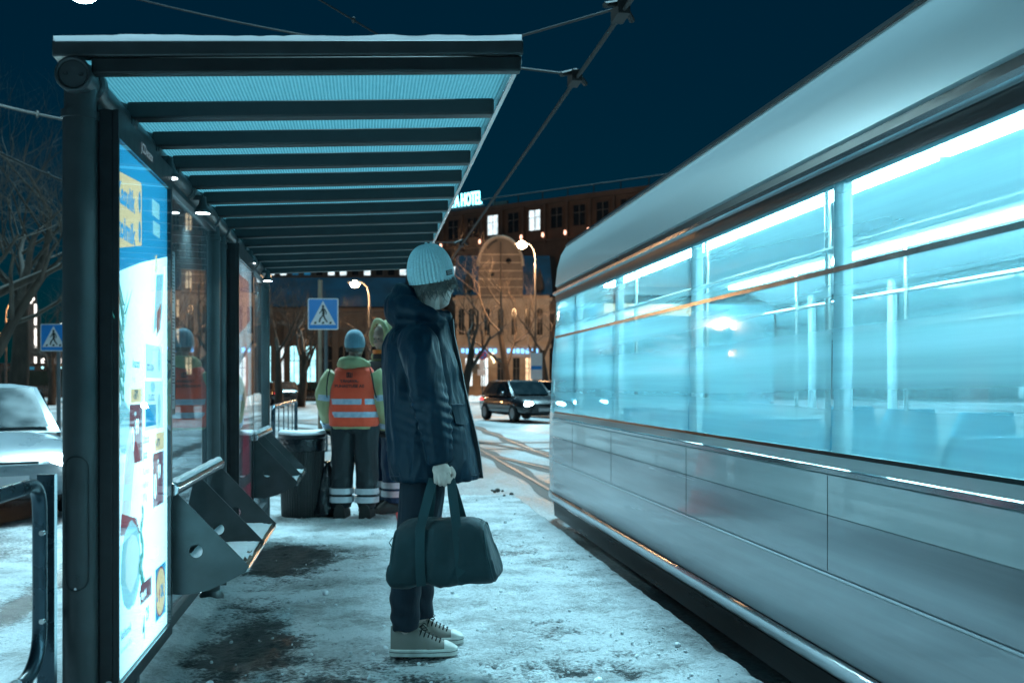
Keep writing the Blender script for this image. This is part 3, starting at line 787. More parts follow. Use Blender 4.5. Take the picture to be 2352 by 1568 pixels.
# ---- perch benches
def bench(name, label, y0, y1, dz):
    t = thing(name, label, 'bench', (-0.78, y0, 0), 0, 'perch benches bolted to the shelter')
    def w(mb, nm, m, bevel=0, parent=None, ang=35):
        o = mb.build(nm, m, parent or t, bevel, True, ang)
        if parent is None: o.location = (0.78, -y0, 0)
        return o
    zt, zs = 0.80 + dz, 0.485 + dz
    pipe = MB().lathe([(0.024, y0 - 0.03), (0.028, y0 - 0.025), (0.028, y1 + 0.035), (0.024, y1 + 0.04)], 24, (-0.755, 0, zt), 'Y')
    w(pipe, 'back_tube', M['stainless'])
    sn = MB(); n = 40; rings = []
    pr = random.Random(int(y0 * 10))
    for i in range(n + 1):
        y = y0 + (y1 - y0 + 0.03) * i / n
        h = 0.010 * (0.5 + pr.random()) * (1 if 0.06 < i / n < 0.99 else 0.2)
        rings.append([Vector((-0.755 + 0.0275 * math.sin(a) * (1 if k in (0, 8) else 1.0), y, zt + 0.0278 * math.cos(a) + (h if 1 <= k <= 5 else -0.004))) for k, a in enumerate(np.linspace(-1.0, 0.8, 7))])
    sn.loft(rings, False)
    w(sn, 'snow_strip', M['snow'])
    tops = (-0.772, zt - 0.005); tip = (-0.462, zs + 0.004)
    outline = [tops, (-0.742, zt - 0.012)]
    outline += [tip, (-0.475, zs - 0.018)]
    for k in range(1, 9):
        a = k / 9; outline.append((-0.475 - 0.345 * a, zs - 0.018 - 0.085 * math.sin(a * PI * 0.72)))
    outline += [(-0.82, zs - 0.085), (-0.82, zs + 0.10)]
    for y in (y0, (y0 + y1) / 2, y1):
        pl = MB(); cx, cz, rr_ = -0.668, zs + 0.068, 0.026
        # plate with a round hole: bridge outer outline to the circle
        N_ = 48; outer = []
        seglen = [math.dist(outline[i], outline[(i + 1) % len(outline)]) for i in range(len(outline))]
        for k in range(N_):
            ang = 2 * PI * k / N_; d = Vector((math.cos(ang), math.sin(ang)))
            best = None
            for i in range(len(outline)):
                p, q = Vector(outline[i]), Vector(outline[(i + 1) % len(outline)]); e = q - p
                den = d.x * e.y - d.y * e.x
                if abs(den) < 1e-9: continue
                c_ = p - Vector((cx, cz)); tt_ = (c_.x * e.y - c_.y * e.x) / den; ss = (c_.x * d.y - c_.y * d.x) / den
                if tt_ > 0 and -1e-6 <= ss <= 1 + 1e-6 and (best is None or tt_ < best): best = tt_
            outer.append(Vector((cx, cz)) + d * best)
        # keep true corners
        for cnr in outline[:4] + outline[-2:]:
            k = min(range(N_), key=lambda j: (outer[j] - Vector(cnr)).length); outer[k] = Vector(cnr)
        inner = [Vector((cx + rr_ * math.cos(2 * PI * k / N_), cz + rr_ * math.sin(2 * PI * k / N_))) for k in range(N_)]
        th = 0.004; vs = []; fs = []
        for s in (-th, th):
            vs += [(p.x, y + s, p.y) for p in outer] + [(p.x, y + s, p.y) for p in inner]
        for k in range(N_):
            j = (k + 1) % N_
            fs += [(k, j, N_ + j, N_ + k), (2 * N_ + j, 2 * N_ + k, 3 * N_ + k, 3 * N_ + j), (k, 2 * N_ + k, 2 * N_ + j, j), (N_ + j, 3 * N_ + j, 3 * N_ + k, N_ + k)]
        pl.add(vs, fs)
        w(pl, 'side_plate', M['plate'])
    for (a, b) in ((y0 + 0.008, (y0 + y1) / 2 - 0.008), ((y0 + y1) / 2 + 0.008, y1 - 0.008)):
        for k in range(3):
            x0 = -0.742 + k * 0.090
            w(MB().span((x0, a, zs - 0.022), (x0 + 0.086, b, zs - 0.002)), 'seat_slat', M['wood_seat'], 0.003)
        # scraped snow left on the slats
        ny_, nx_ = 60, 26; P = np.array([(-0.742 + 0.262 * i / (nx_ - 1), a + (b - a) * j / (ny_ - 1), 0) for j in range(ny_) for i in range(nx_)])
        hn = fbm(P * [26, 6, 1] + y0 * 3, 8, 4) - 0.42 + 0.25 * gauss(P, -0.60, b - 0.1, 0.2, 0.2)
        snow = MB(); keep = hn > 0; idx = {}
        vs = []; fs = []
        for j in range(ny_ - 1):
            for i in range(nx_ - 1):
                q = [j * nx_ + i, j * nx_ + i + 1, (j + 1) * nx_ + i + 1, (j + 1) * nx_ + i]
                if sum(keep[k] for k in q) >= 3:
                    for k in q:
                        if k not in idx:
                            idx[k] = len(vs); vs.append((P[k][0], P[k][1], zs - 0.0012 + max(0, min(0.012, hn[k] * 0.06))))
                    fs.append(tuple(idx[k] for k in q))
        if fs: w(snow.add(vs, fs), 'snow_patch', M['snow'])
    w(MB().tube([(-0.470, y0, zs - 0.012), (-0.470, y1, zs - 0.012)], 0.008, 8), 'front_trim', M['stainless'])
    w(MB().span((-0.83, y0 + 0.1, zs - 0.05), (-0.78, y1 - 0.1, zs - 0.012)), 'wall_bracket', M['plate'])
    return t
bench('perch_bench', 'steel plate perch bench dusted with snow beside the bright grocery poster', 4.10, 5.32, 0.0)
bench('perch_bench', 'steel plate perch bench dusted with snow in front of the ribbed rubbish bin', 7.00, 8.02, 0.05)
# ================================================================ tram
TX = 1.80; TY0, TY1 = -3.2, 10.25; TW = 2.30
M['tram_white'] = mat('tram_white', (0.78, 0.82, 0.83), 0.18, 0.0, 0.06, 4, 0.02, 60, stretch=(1, 0.05, 2.2), coat=0.6, rvar=0.08, dirt=(0.55, 0.59, 0.60))
M['tram_roof'] = mat('tram_roof', (0.58, 0.70, 0.73), 0.34, 0.25, 0.07, 3, 0.015, 60, stretch=(1, 0.05, 1), coat=0.3)
M['tram_grey'] = mat('tram_grey', (0.50, 0.53, 0.57), 0.24, 0.15, 0.12, 4, 0.03, 40, stretch=(1, 0.06, 1.8), coat=0.5, dirt=(0.30, 0.30, 0.32))
M['tram_black'] = mat('tram_black', (0.010, 0.011, 0.012), 0.3, 0.0, 0.3, 10, 0.05, 80, stretch=(1, 0.1, 1))
M['tram_trim'] = mat('tram_trim', (0.55, 0.60, 0.63), 0.16, 0.9, 0.1, 8, 0.0, stretch=(1, 0.05, 1))
M['tram_glass'] = glass('tram_glass', (0.80, 0.96, 1.0), 0.05, 1.2, 0.68, (0.46, 0.86, 0.96), 1.3, (1, 0.07, 3.0))
M['tram_inner'] = mat('tram_inner', (0.52, 0.70, 0.75), 0.5, 0, 0.06, 3)
M['tram_floor'] = mat('tram_floor', (0.05, 0.09, 0.11), 0.4, 0, 0.2, 9)
M['seat_blue'] = mat('seat_blue', (0.05, 0.28, 0.38), 0.7, 0, 0.2, 20)
M['tram_pole'] = mat('tram_pole', (0.60, 0.62, 0.60), 0.2, 0.9, 0.1, 8)
M['tram_tube'] = emit('tram_tube', (0.50, 0.92, 1.0), 40.0)
M['tram_head'] = emit('tram_head', (0.9, 0.98, 1.0), 14)
M['tram_amber'] = emit('tram_amber', (1.0, 0.55, 0.25), 2.2)
tram = thing('tram', 'long pale tram with lit ribbon windows and grey skirt passing the platform', 'tram', (TX + TW / 2, 4.0, RZ))
def tp(mb, name, m, parent=None, bevel=0, ang=35):
    o = mb.build(name, m, parent or tram, bevel, True, ang)
    if parent is None: o.location = (-(TX + TW / 2), -4.0, -RZ)
    return o
def side(prof, y0, y1, mirror=False):
    """strip of side skin: profile of (inset from the side, height), run along the tram"""
    m = MB(); vs = []; fs = []
    for (d, z) in prof:
        x = (TX + d) if not mirror else (TX + TW - d)
        vs += [(x, y0, z), (x, y1, z)]
    for i in range(len(prof) - 1): fs.append((2 * i, 2 * i + 1, 2 * i + 3, 2 * i + 2))
    return m.add(vs, fs)
TE = TY1 - 0.75                     # side walls end where the rounded cab begins
for mir in (False, True):
    sd = lambda prof: side(prof, TY0, TE, mir)
    tp(sd([(0.10, -0.08), (0.012, -0.06), (0.004, 0.075)]), 'valance', M['tram_black'])
    tp(sd([(0.004, 0.080), (-0.008, 0.090), (-0.010, 0.14), (0.0, 0.16)]), 'rub_rail', M['tram_trim'])
    tp(sd([(0.010, 0.160), (0.004, 0.175), (0.000, 0.30), (0.0, 0.46)]), 'lower_skirt', M['tram_grey'])
    tp(sd([(0.006, 0.460), (-0.004, 0.464), (-0.004, 0.474), (0.006, 0.478)]), 'skirt_moulding', M['tram_trim'])
    tp(sd([(0.0, 0.478), (0.0, 0.700)]), 'upper_skirt', M['tram_grey'])
    tp(sd([(0.004, 0.700), (0.0, 0.704), (0.0, 0.86)]), 'belt_panel', M['tram_white'])
    tp(sd([(0.006, 0.86), (-0.008, 0.868), (-0.008, 0.885), (0.006, 0.893)]), 'belt_moulding', M['tram_trim'])
    tp(sd([(0.0, 0.893), (0.004, 0.935)]), 'sill_panel', M['tram_white'])
    tp(sd([(0.010, 0.935), (0.016, 0.950)]), 'sill_gasket', M['tram_black'])
    tp(sd([(0.030, 2.005), (0.024, 2.020), (0.020, 2.065)]), 'window_head', M['tram_black'])
    tp(sd([(0.020, 2.065), (-0.006, 2.075), (-0.008, 2.095), (0.022, 2.105)]), 'gutter_rail', M['tram_trim'])
    tp(sd([(0.030, 2.105), (0.036, 2.150)]), 'dark_band', M['tram_black'])  # band in the tram's own black above the gutter rail
    tp(sd([(0.036, 2.150), (0.020, 2.158), (0.040, 2.33), (0.075, 2.46), (0.125, 2.545)]), 'roof_fairing', M['tram_roof'])
    tp(sd([(0.125, 2.545), (0.118, 2.555), (0.140, 2.585), (0.20, 2.60)]), 'roof_rail', M['tram_black'])
    # side windows, pillars behind
    ys_ = [TY0 + 0.05, -1.55, 0.2, 1.95, 3.70, 5.45, 7.20, 8.60, TE]
    for k in range(len(ys_) - 1):
        a, b = ys_[k] + 0.004, ys_[k + 1] - 0.004
        x = (TX + 0.014, TX + 0.028) if not mir else (TX + TW - 0.014, TX + TW - 0.028)
        q = MB().quad((x[0], a, 0.950), (x[0], b, 0.950), (x[1], b, 2.005), (x[1], a, 2.005))
        w_ = tp(q, 'side_window', M['tram_glass'])
        # sliding vent bar in the glass
        xb = x[0] + (0.012 if not mir else -0.012)
        tp(MB().span((xb - 0.006, a, 1.655), (xb + 0.006, b, 1.675)), 'vent_bar', M['tram_pole'], w_)
    for k in range(1, len(ys_) - 1):
        x = TX + 0.065 if not mir else TX + TW - 0.065
        tp(MB().box((x, ys_[k], 1.48), (0.05, 0.075, 1.10)), 'pillar', M['tram_inner'], bevel=0.01)
    for k in range(1, len(ys_) - 1):
        x = TX - 0.0012 if not mir else TX + TW + 0.0012
        tp(MB().span((x, ys_[k] - 0.002, 0.482), (x + (0.003 if not mir else -0.003), ys_[k] + 0.002, 0.858)), 'panel_joint', M['tram_black'])
    # wall lining under the windows
    xl = TX + 0.05 if not mir else TX + TW - 0.05
    tp(MB().span((xl, TY0, 0.22), (xl + (0.02 if not mir else -0.02), TE, 0.945)), 'wall_lining', M['tram_inner'])
    xl = TX + 0.06 if not mir else TX + TW - 0.06
    tp(MB().prism([(xl, TY0, 2.0), (xl + (0.34 if not mir else -0.34), TY0, 2.16), (xl + (0.34 if not mir else -0.34), TY0, 2.18), (xl, TY0, 2.03)], (0, TE - TY0, 0)), 'cove_panel', M['tram_inner'])
roof = []
for i in range(13):
    t = i / 12; x = TX + 0.20 + (TW - 0.40) * t; roof.append((x, 2.60 + 0.10 * math.sin(PI * t)))
m_ = MB(); vs = []; fs = []
for i, (x, z) in enumerate(roof):
    vs += [(x, TY0, z), (x, TE, z)]
    if i: fs.append((2 * i - 2, 2 * i - 1, 2 * i + 1, 2 * i))
tp(m_.add(vs, fs), 'roof_skin', M['tram_roof'])
tp(MB().span((TX + 0.06, TY0, 0.16), (TX + TW - 0.06, TE, 0.20)), 'cabin_floor', M['tram_floor'])
tp(MB().span((TX + 0.40, TY0, 2.17), (TX + TW - 0.40, TE, 2.19)), 'ceiling', M['tram_inner'])
tp(MB().span((TX + 0.05, TY0 - 0.02, 0.05), (TX + TW - 0.05, TY0, 2.5)), 'rear_bulkhead', M['tram_inner'])
for xx in (TX + 0.52, TX + TW - 0.52):
    y = TY0 + 0.2
    while y < TE - 0.6:
        tp(MB().span((xx - 0.04, y, 2.145), (xx + 0.04, min(y + 2.2, TE - 0.1), 2.168)), 'ceiling_light', M['tram_tube'])
        y += 2.28
# advert coving above the windows, grab rails, poles, seats
for s, xx in ((1, TX + 0.42), (-1, TX + TW - 0.42)):
    tp(MB().tube([(xx, TY0 + 0.1, 1.86), (xx, TE - 0.15, 1.86)], 0.016, 10), 'grab_rail', M['tram_pole'])
pole = MB().tube([(0, 0, 0.2), (0, 0, 2.16)], 0.016, 10).mesh('pole'); pole.materials.append(M['tram_pole'])
for k in range(7):
    for xx in (TX + 0.44, TX + TW - 0.44):
        o = link('pole', pole, None, tram); o.location = (xx - (TX + TW / 2), -2.4 + k * 1.75 - 4.0, -RZ)
def seat_mesh():
    m = MB()
    m.loft([[Vector((x, y, z)) for x, z in ((-0.21, 0.0), (0.21, 0.0), (0.22, 0.03), (0.21, 0.06), (-0.21, 0.06), (-0.22, 0.03))] for y in (-0.2, -0.19, 0.19, 0.22)])
    prev = []
    for t in np.linspace(0, 1, 7):
        z = 0.05 + 0.55 * t; y = -0.19 - 0.08 * t + 0.015 * math.sin(t * PI); w = 0.215 - 0.05 * max(0, t - 0.75) * 4
        prev.append([Vector((x, y + d, z)) for x, d in ((-w, 0.0), (w, 0.0), (w, 0.05), (-w, 0.05))])
    m.loft(prev)
    return m
seat_me = seat_mesh().mesh('seat'); seat_me.materials.append(M['seat_blue'])
leg_me = MB().box((0, 0, -0.11), (0.08, 0.28, 0.22)).mesh('seat_pedestal'); leg_me.materials.append(M['tram_inner'])
for k in range(13):
    for j, xx in enumerate((TX + 0.31, TX + TW - 0.31)):
        if k in (4, 5) and j == 0: continue
        s_ = link('seat', seat_me, None, tram); s_.location = (xx - (TX + TW / 2), -2.7 + k * 0.86 - 4.0, 0.44 - RZ)
        p_ = link('seat_pedestal', leg_me, None, s_)
# cab end: rounded corners, windscreen, lamps
def cab_ring(z, inset):
    pts = []; w = TW / 2 - inset; L_ = TY1 - TE - inset * 0.9
    for k in range(25):
        a = PI * k / 24
        ca, sa = math.cos(a), math.sin(a)
        x = -w * (abs(ca) ** 0.55) * (1 if ca > 0 else -1); y = L_ * (sa ** 0.62)
        pts.append(Vector((TX + TW / 2 + x, TE + y, z)))
    return pts
def cab_strip(levels, name, m):
    q = MB(); vs = []; fs = []
    rr_ = [cab_ring(z, ins) for z, ins in levels]; n = len(rr_[0])
    for r_ in rr_: vs += r_
    for i in range(len(rr_) - 1):
        for j in range(n - 1): fs.append((i * n + j, i * n + j + 1, (i + 1) * n + j + 1, (i + 1) * n + j))
    return tp(q.add(vs, fs), name, m)
cab_strip([(-0.08, 0.10), (0.08, 0.004)], 'cab_valance', M['tram_black'])
cab_strip([(0.08, 0.004), (0.09, -0.008), (0.14, -0.010), (0.16, 0.0)], 'bumper', M['tram_trim'])
cab_strip([(0.16, 0.004), (0.46, 0.0), (0.70, 0.0)], 'cab_skirt', M['tram_grey'])
cab_strip([(0.70, 0.0), (0.935, 0.004)], 'cab_belt', M['tram_white'])
cab_strip([(0.935, 0.010), (1.5, 0.03), (2.06, 0.09)], 'windscreen', M['tram_glass'])
cab_strip([(2.06, 0.088), (2.10, 0.08), (2.15, 0.095)], 'cab_brow', M['tram_black'])
cab_strip([(2.15, 0.09), (2.33, 0.12), (2.46, 0.20), (2.56, 0.34), (2.60, 0.55)], 'cab_fairing', M['tram_roof'])
q = MB(); r_ = cab_ring(2.60, 0.55); q.add(r_, [tuple(range(len(r_)))]); tp(q, 'cab_roof', M['tram_roof'])
tp(MB().span((TX + 0.06, TE - 0.03, 0.2), (TX + TW - 0.06, TE - 0.01, 2.0)), 'cab_bulkhead', M['tram_glass'])
tp(MB().box((TX + TW / 2, TE + 0.35, 0.75), (1.5, 0.3, 0.3)), 'driver_desk', M['tram_black'], bevel=0.03)
for s in (-1, 1):
    tp(MB().ell((TX + TW / 2 + s * 0.72, TY1 - 0.06, 0.55), (0.09, 0.05, 0.07)), 'headlamp', M['tram_head'])
tp(MB().span((TX + TW / 2 - 0.5, TY1 - 0.16, 1.93), (TX + TW / 2 + 0.5, TY1 - 0.14, 2.05)), 'destination_display', M['tram_amber'])
# bogies below the floor
def wheel(c):
    m = MB().lathe([(0.05, -0.05), (0.30, -0.05), (0.32, -0.03), (0.32, 0.03), (0.30, 0.05), (0.05, 0.05)], 28, c, 'X'); return m
for yb in (-1.4, 7.2):
    tp(MB().box((TCX, yb, 0.02), (1.5, 2.2, 0.14)), 'bogie_frame', M['tram_black'], bevel=0.02)
    for dy in (-0.9, 0.9):
        for s in (-0.53, 0.53):
            tp(wheel((TCX + s, yb + dy, RZ + 0.335)), 'wheel', M['tram_black'])
# pantograph on the roof
pg = tp(MB().span((TCX - 0.4, 3.6, 2.72), (TCX + 0.4, 4.6, 2.80)), 'pantograph_base', M['tram_black'])
tp(MB().tube([(TCX, 4.4, 2.8), (TCX, 5.3, 3.7), (TCX, 4.5, 5.34)], 0.03, 8), 'pantograph_arm', M['wire'], pg)
tp(MB().tube([(TCX - 0.7, 4.5, 5.28), (TCX - 0.4, 4.5, 5.36), (TCX + 0.4, 4.5, 5.36), (TCX + 0.7, 4.5, 5.28)], 0.02, 8), 'pantograph_head', M['wire'], pg)

# ================================================================ overhead line
WZ = 5.40
ow = thing('overhead_wire', 'dark overhead contact wire running along above the tram', 'wire', (TCX, 8, WZ))
def lp(root, mb, name, m, parent=None):
    o = mb.build(name, m, parent or root); 
    if parent is None: o.location = -root.location
    return o
def sag(a, b, s, n=16):
    a, b = Vector(a), Vector(b)
    return [a.lerp(b, i / n) + Vector((0, 0, -s * 4 * (i / n) * (1 - i / n))) for i in range(n + 1)]
lp(ow, MB().tube([(TCX, y, WZ) for y in np.arange(-4, 62, 2.0)], 0.024, 6), 'contact_wire', M['wire'])
lp(ow, MB().tube([(TCX + 0.05, y, WZ + 0.045) for y in np.arange(-4, 62, 2.0)], 0.016, 6), 'second_wire', M['wire'])
spans = []
for k, (yy, tgt) in enumerate(((11.0, at(1000, 128, 17)), (13.5, at(1000, 120, 15.5)), (30.0, at(700, 560, 36)))):
    c = MB(); c.box((TCX, yy, WZ + 0.03), (0.14, 0.34, 0.15)); 
    cl = lp(ow, c, 'clamp', M['wire'])
    lp(ow, MB().tube([(TCX - 0.24, yy - 0.25, WZ + 0.0), (TCX + 0.02, yy, WZ + 0.14), (TCX + 0.22, yy + 0.3, WZ + 0.05)], 0.035, 6), 'clamp_lever', M['wire'], cl)
    spans.append((yy, tgt))
for k, (yy, tgt) in enumerate(spans):
    far = Vector((TCX, yy, WZ)).lerp(tgt, 6.0)
    lab = ('span wire from the nearer clamp above the tram to upper left', 'span wire from the second clamp passing behind the shelter roof', 'span wire strung low over the far crossing')[k]
    w_ = thing('span_wire', lab, 'wire', (TCX, yy, WZ), 0, 'wires across the street')
    lp(w_, MB().tube(sag((TCX, yy, WZ + 0.08), far, 0.25), 0.016, 6), 'cable', M['wire'])
def wire(label, a, b, s=0.2, r=0.014):
    w_ = thing('guy_wire', label, 'wire', a, 0, 'wires across the street')
    lp(w_, MB().tube(sag(a, b, s), r, 6), 'cable', M['wire'])
    mid = [Vector(a).lerp(Vector(b), t) for t in (0.45, 0.52)]
    lp(w_, MB().ell(mid[0] + Vector((0, 0, -s)), (0.03, 0.03, 0.05), 8, 6), 'insulator', M['wire'])
wire('thin guy wire crossing the sky above the shelter roof', at(600, -80, 13), at(1010, 165, 17), 0.0)
wire('pale guy wire running to the shelter top at far left', at(-120, 210, 12), at(300, 300, 14), 0.05, 0.02)
wire('lower guy wire sagging across the dark trees at left', at(-120, 290, 14), at(330, 480, 18), 0.1, 0.02)
# ================================================================ people
def fabric(name, col, rough=0.7, sheen=0.25, weave=420, bump=0.12, var=0.12, fold=0.35, fscale=9.0, fstretch=(1, 1, 0.35), spec=0.4):
    m, nt, b = nmat(name); N = nt.nodes; L = nt.links
    tc = N.new('ShaderNodeTexCoord')
    nz = N.new('ShaderNodeTexNoise'); nz.inputs['Scale'].default_value = 6; nz.inputs['Detail'].default_value = 6; L.new(tc.outputs['Object'], nz.inputs[0])
    c = Vector(col); rp = N.new('ShaderNodeValToRGB'); rp.color_ramp.elements[0].position = 0.3; rp.color_ramp.elements[1].position = 0.7
    rp.color_ramp.elements[0].color = (*(c * (1 - var)), 1); rp.color_ramp.elements[1].color = (*(c * (1 + var)), 1)
    L.new(nz.outputs[0], rp.inputs[0]); L.new(rp.outputs[0], b.inputs['Base Color'])
    b.inputs['Roughness'].default_value = rough; b.inputs['Sheen Weight'].default_value = sheen; b.inputs['Specular IOR Level'].default_value = spec; b.inputs['Sheen Roughness'].default_value = 0.4
    mp = N.new('ShaderNodeMapping'); mp.inputs[3].default_value = fstretch; L.new(tc.outputs['Object'], mp.inputs[0])
    fo = N.new('ShaderNodeTexNoise'); fo.inputs['Scale'].default_value = fscale; fo.inputs['Detail'].default_value = 3; fo.inputs['Distortion'].default_value = 0.6; L.new(mp.outputs[0], fo.inputs[0])
    wv = N.new('ShaderNodeTexNoise'); wv.inputs['Scale'].default_value = weave; wv.inputs['Detail'].default_value = 2; L.new(tc.outputs['Object'], wv.inputs[0])
    b1 = N.new('ShaderNodeBump'); b1.inputs['Strength'].default_value = fold; b1.inputs['Distance'].default_value = 0.03; L.new(fo.outputs[0], b1.inputs['Height'])
    b2 = N.new('ShaderNodeBump'); b2.inputs['Strength'].default_value = bump; b2.inputs['Distance'].default_value = 0.002; L.new(wv.outputs[0], b2.inputs['Height'])
    L.new(b1.outputs[0], b2.inputs['Normal']); L.new(b2.outputs[0], b.inputs['Normal'])
    return m
M['parka'] = fabric('parka', (0.0003, 0.0135, 0.027), 0.5, 0.0, 500, 0.08, 0.1, 0.45, 9, spec=0.18)
M['parka_dark'] = fabric('parka_dark', (0.003, 0.008, 0.013), 0.6, 0.1)
M['jeans'] = fabric('jeans', (0.002, 0.009, 0.019), 0.8, 0.05, 600, 0.2, 0.2, 0.4, 10)
M['skin_shaded'] = mat('skin_shaded', (0.30, 0.20, 0.16), 0.55, 0, 0.08, 20, 0.05, 200)  # darker copy of the skin: backlit shade put into the colour
M['skin'] = mat('skin', (0.56, 0.42, 0.37), 0.5, 0, 0.08, 20, 0.05, 200)
M['hairm'] = mat('hairm', (0.13, 0.115, 0.105), 0.45, 0, 0.35, 40)
M['canvas'] = fabric('canvas', (0.19, 0.17, 0.15), 0.85, 0.2, 500, 0.25, 0.1, 0.15)
M['sole'] = mat('sole', (0.66, 0.66, 0.62), 0.5, 0, 0.1, 15, 0.05, 100, dirt=(0.42, 0.40, 0.37))
M['lace'] = mat('lace', (0.012, 0.012, 0.012), 0.8, 0, 0.2, 50)
M['label_black'] = mat('label_black', (0.010, 0.010, 0.012), 0.6)
M['eye'] = mat('eye', (0.03, 0.02, 0.015), 0.1, 0, 0.1, 20)
def knit(name, col, n, dark=0.25):
    m, nt, b = nmat(name); N = nt.nodes; L = nt.links
    tc = N.new('ShaderNodeTexCoord'); nz = N.new('ShaderNodeTexNoise'); nz.inputs['Scale'].default_value = 260; nz.inputs['Detail'].default_value = 3; L.new(tc.outputs['Object'], nz.inputs[0])
    rp = N.new('ShaderNodeValToRGB'); c = Vector(col); rp.color_ramp.elements[0].position = 0.35; rp.color_ramp.elements[1].position = 0.65
    rp.color_ramp.elements[0].color = (*(c * 0.8), 1); rp.color_ramp.elements[1].color = (*(c * 1.1), 1); L.new(nz.outputs[0], rp.inputs[0]); L.new(rp.outputs[0], b.inputs['Base Color'])
    b.inputs['Roughness'].default_value = 0.9; b.inputs['Sheen Weight'].default_value = 0.5
    bp = N.new('ShaderNodeBump'); bp.inputs['Strength'].default_value = 0.5; bp.inputs['Distance'].default_value = 0.003; L.new(nz.outputs[0], bp.inputs['Height']); L.new(bp.outputs[0], b.inputs['Normal'])
    return m
M['beanie'] = knit('beanie', (0.46, 0.66, 0.70), 44)

def oval(c, ax, ay, z, n=28, p=2.0, rot=0.0):
    pts = []
    for k in range(n):
        a = 2 * PI * k / n; ca, sa = math.cos(a), math.sin(a)
        x = ax * (abs(ca) ** (2 / p)) * (1 if ca >= 0 else -1); y = ay * (abs(sa) ** (2 / p)) * (1 if sa >= 0 else -1)
        pts.append(Vector((c[0] + x * math.cos(rot) - y * math.sin(rot), c[1] + x * math.sin(rot) + y * math.cos(rot), z)))
    return pts
def vloft(mb, rows, n=28, p=2.3):
    """rows of (z, xmin, xmax, half width, y centre)"""
    mb.loft([oval(((a + b) / 2, (r[4] if len(r) > 4 else 0)), (b - a) / 2, w, z, n, p) for r in rows for (z, a, b, w) in [r[:4]]])
def limb(mb, pts, rs, n=14, sub=5):
    P = [Vector(p) for p in pts]; out = []; rr = []
    for i in range(len(P) - 1):
        p0 = P[max(i - 1, 0)]; p1 = P[i]; p2 = P[i + 1]; p3 = P[min(i + 2, len(P) - 1)]
        for k in range(sub):
            t = k / sub
            out.append(0.5 * ((2 * p1) + (-p0 + p2) * t + (2 * p0 - 5 * p1 + 4 * p2 - p3) * t * t + (-p0 + 3 * p1 - 3 * p2 + p3) * t ** 3))
            rr.append(rs[i] * (1 - t) + rs[i + 1] * t)
    out.append(P[-1]); rr.append(rs[-1])
    mb.tube(out, rr, n)

def head_shape(mb, c, yaw, pitch=0.0, s=1.0):
    """skull, jaw, nose, lips, brow, ears; faces +x before turning"""
    m = Euler((0, pitch, yaw)).to_matrix(); c = Vector(c)
    def e(p, r, rot=None):
        rm = m @ (Euler(rot).to_matrix() if rot else Matrix.Identity(3))
        mb.ell(c + m @ (Vector(p) * s), [x * s for x in r], 18, 12, rm)
    e((-0.012, 0, 0.03), (0.098, 0.077, 0.098)); e((0.020, 0, -0.045), (0.066, 0.060, 0.078))
    e((0.048, 0, -0.088), (0.034, 0.034, 0.024)); e((0.088, 0, -0.012), (0.015, 0.012, 0.030), (0, -0.35, 0)); e((0.100, 0, -0.030), (0.013, 0.014, 0.010))
    e((0.074, 0, -0.060), (0.017, 0.025, 0.006)); e((0.072, 0, -0.072), (0.017, 0.022, 0.007)); e((0.070, 0, 0.026), (0.022, 0.052, 0.010))
    for q in (-1, 1):
        e((0.052, q * 0.042, -0.030), (0.026, 0.020, 0.026)); e((-0.006, q * 0.078, -0.008), (0.017, 0.008, 0.032), (0, 0.2, 0))
    return m
def eyes(parent, c, m, s=1.0):
    for q in (-1, 1):
        MB().ell(Vector(c) + m @ (Vector((0.0755, q * 0.030, 0.002)) * s), (0.007 * s, 0.009 * s, 0.006 * s), 12, 8).build('eye', M['eye'], parent)
def fist(mb, c, fwd, side, up, s=1.0):
    """closed hand round a grip: palm, four curled fingers of unequal length, thumb over them. fwd = finger row, side = knuckles outward, up = wrist"""
    c = Vector(c); f, o, u = Vector(fwd).normalized(), Vector(side).normalized(), Vector(up).normalized()
    def P(a, b, d): return c + (f * a + o * b + u * d) * s
    mb.ell(P(0, 0.004, 0.030), (0.040 * s, 0.020 * s, 0.036 * s), 14, 10, Matrix((f, o, u)).transposed())
    for i, ln in enumerate((0.94, 1.05, 1.0, 0.82)):
        a = 0.030 - 0.0195 * i; r = (0.0084, 0.0088, 0.0083, 0.0074)[i]
        limb(mb, [P(a, 0.010, 0.020), P(a, 0.024 * ln, 0.002), P(a, 0.018 * ln, -0.026 * ln), P(a, -0.006, -0.032 * ln), P(a, -0.018, -0.016)], [r * s, r * 1.05 * s, r * s, r * 0.95 * s, r * 0.85 * s], 10, 4)
    limb(mb, [P(0.036, -0.004, 0.040), P(0.050, -0.008, 0.016), P(0.042, 0.004, -0.008), P(0.022, 0.016, -0.014)], [0.0125 * s, 0.0120 * s, 0.0105 * s, 0.009 * s], 10, 4)

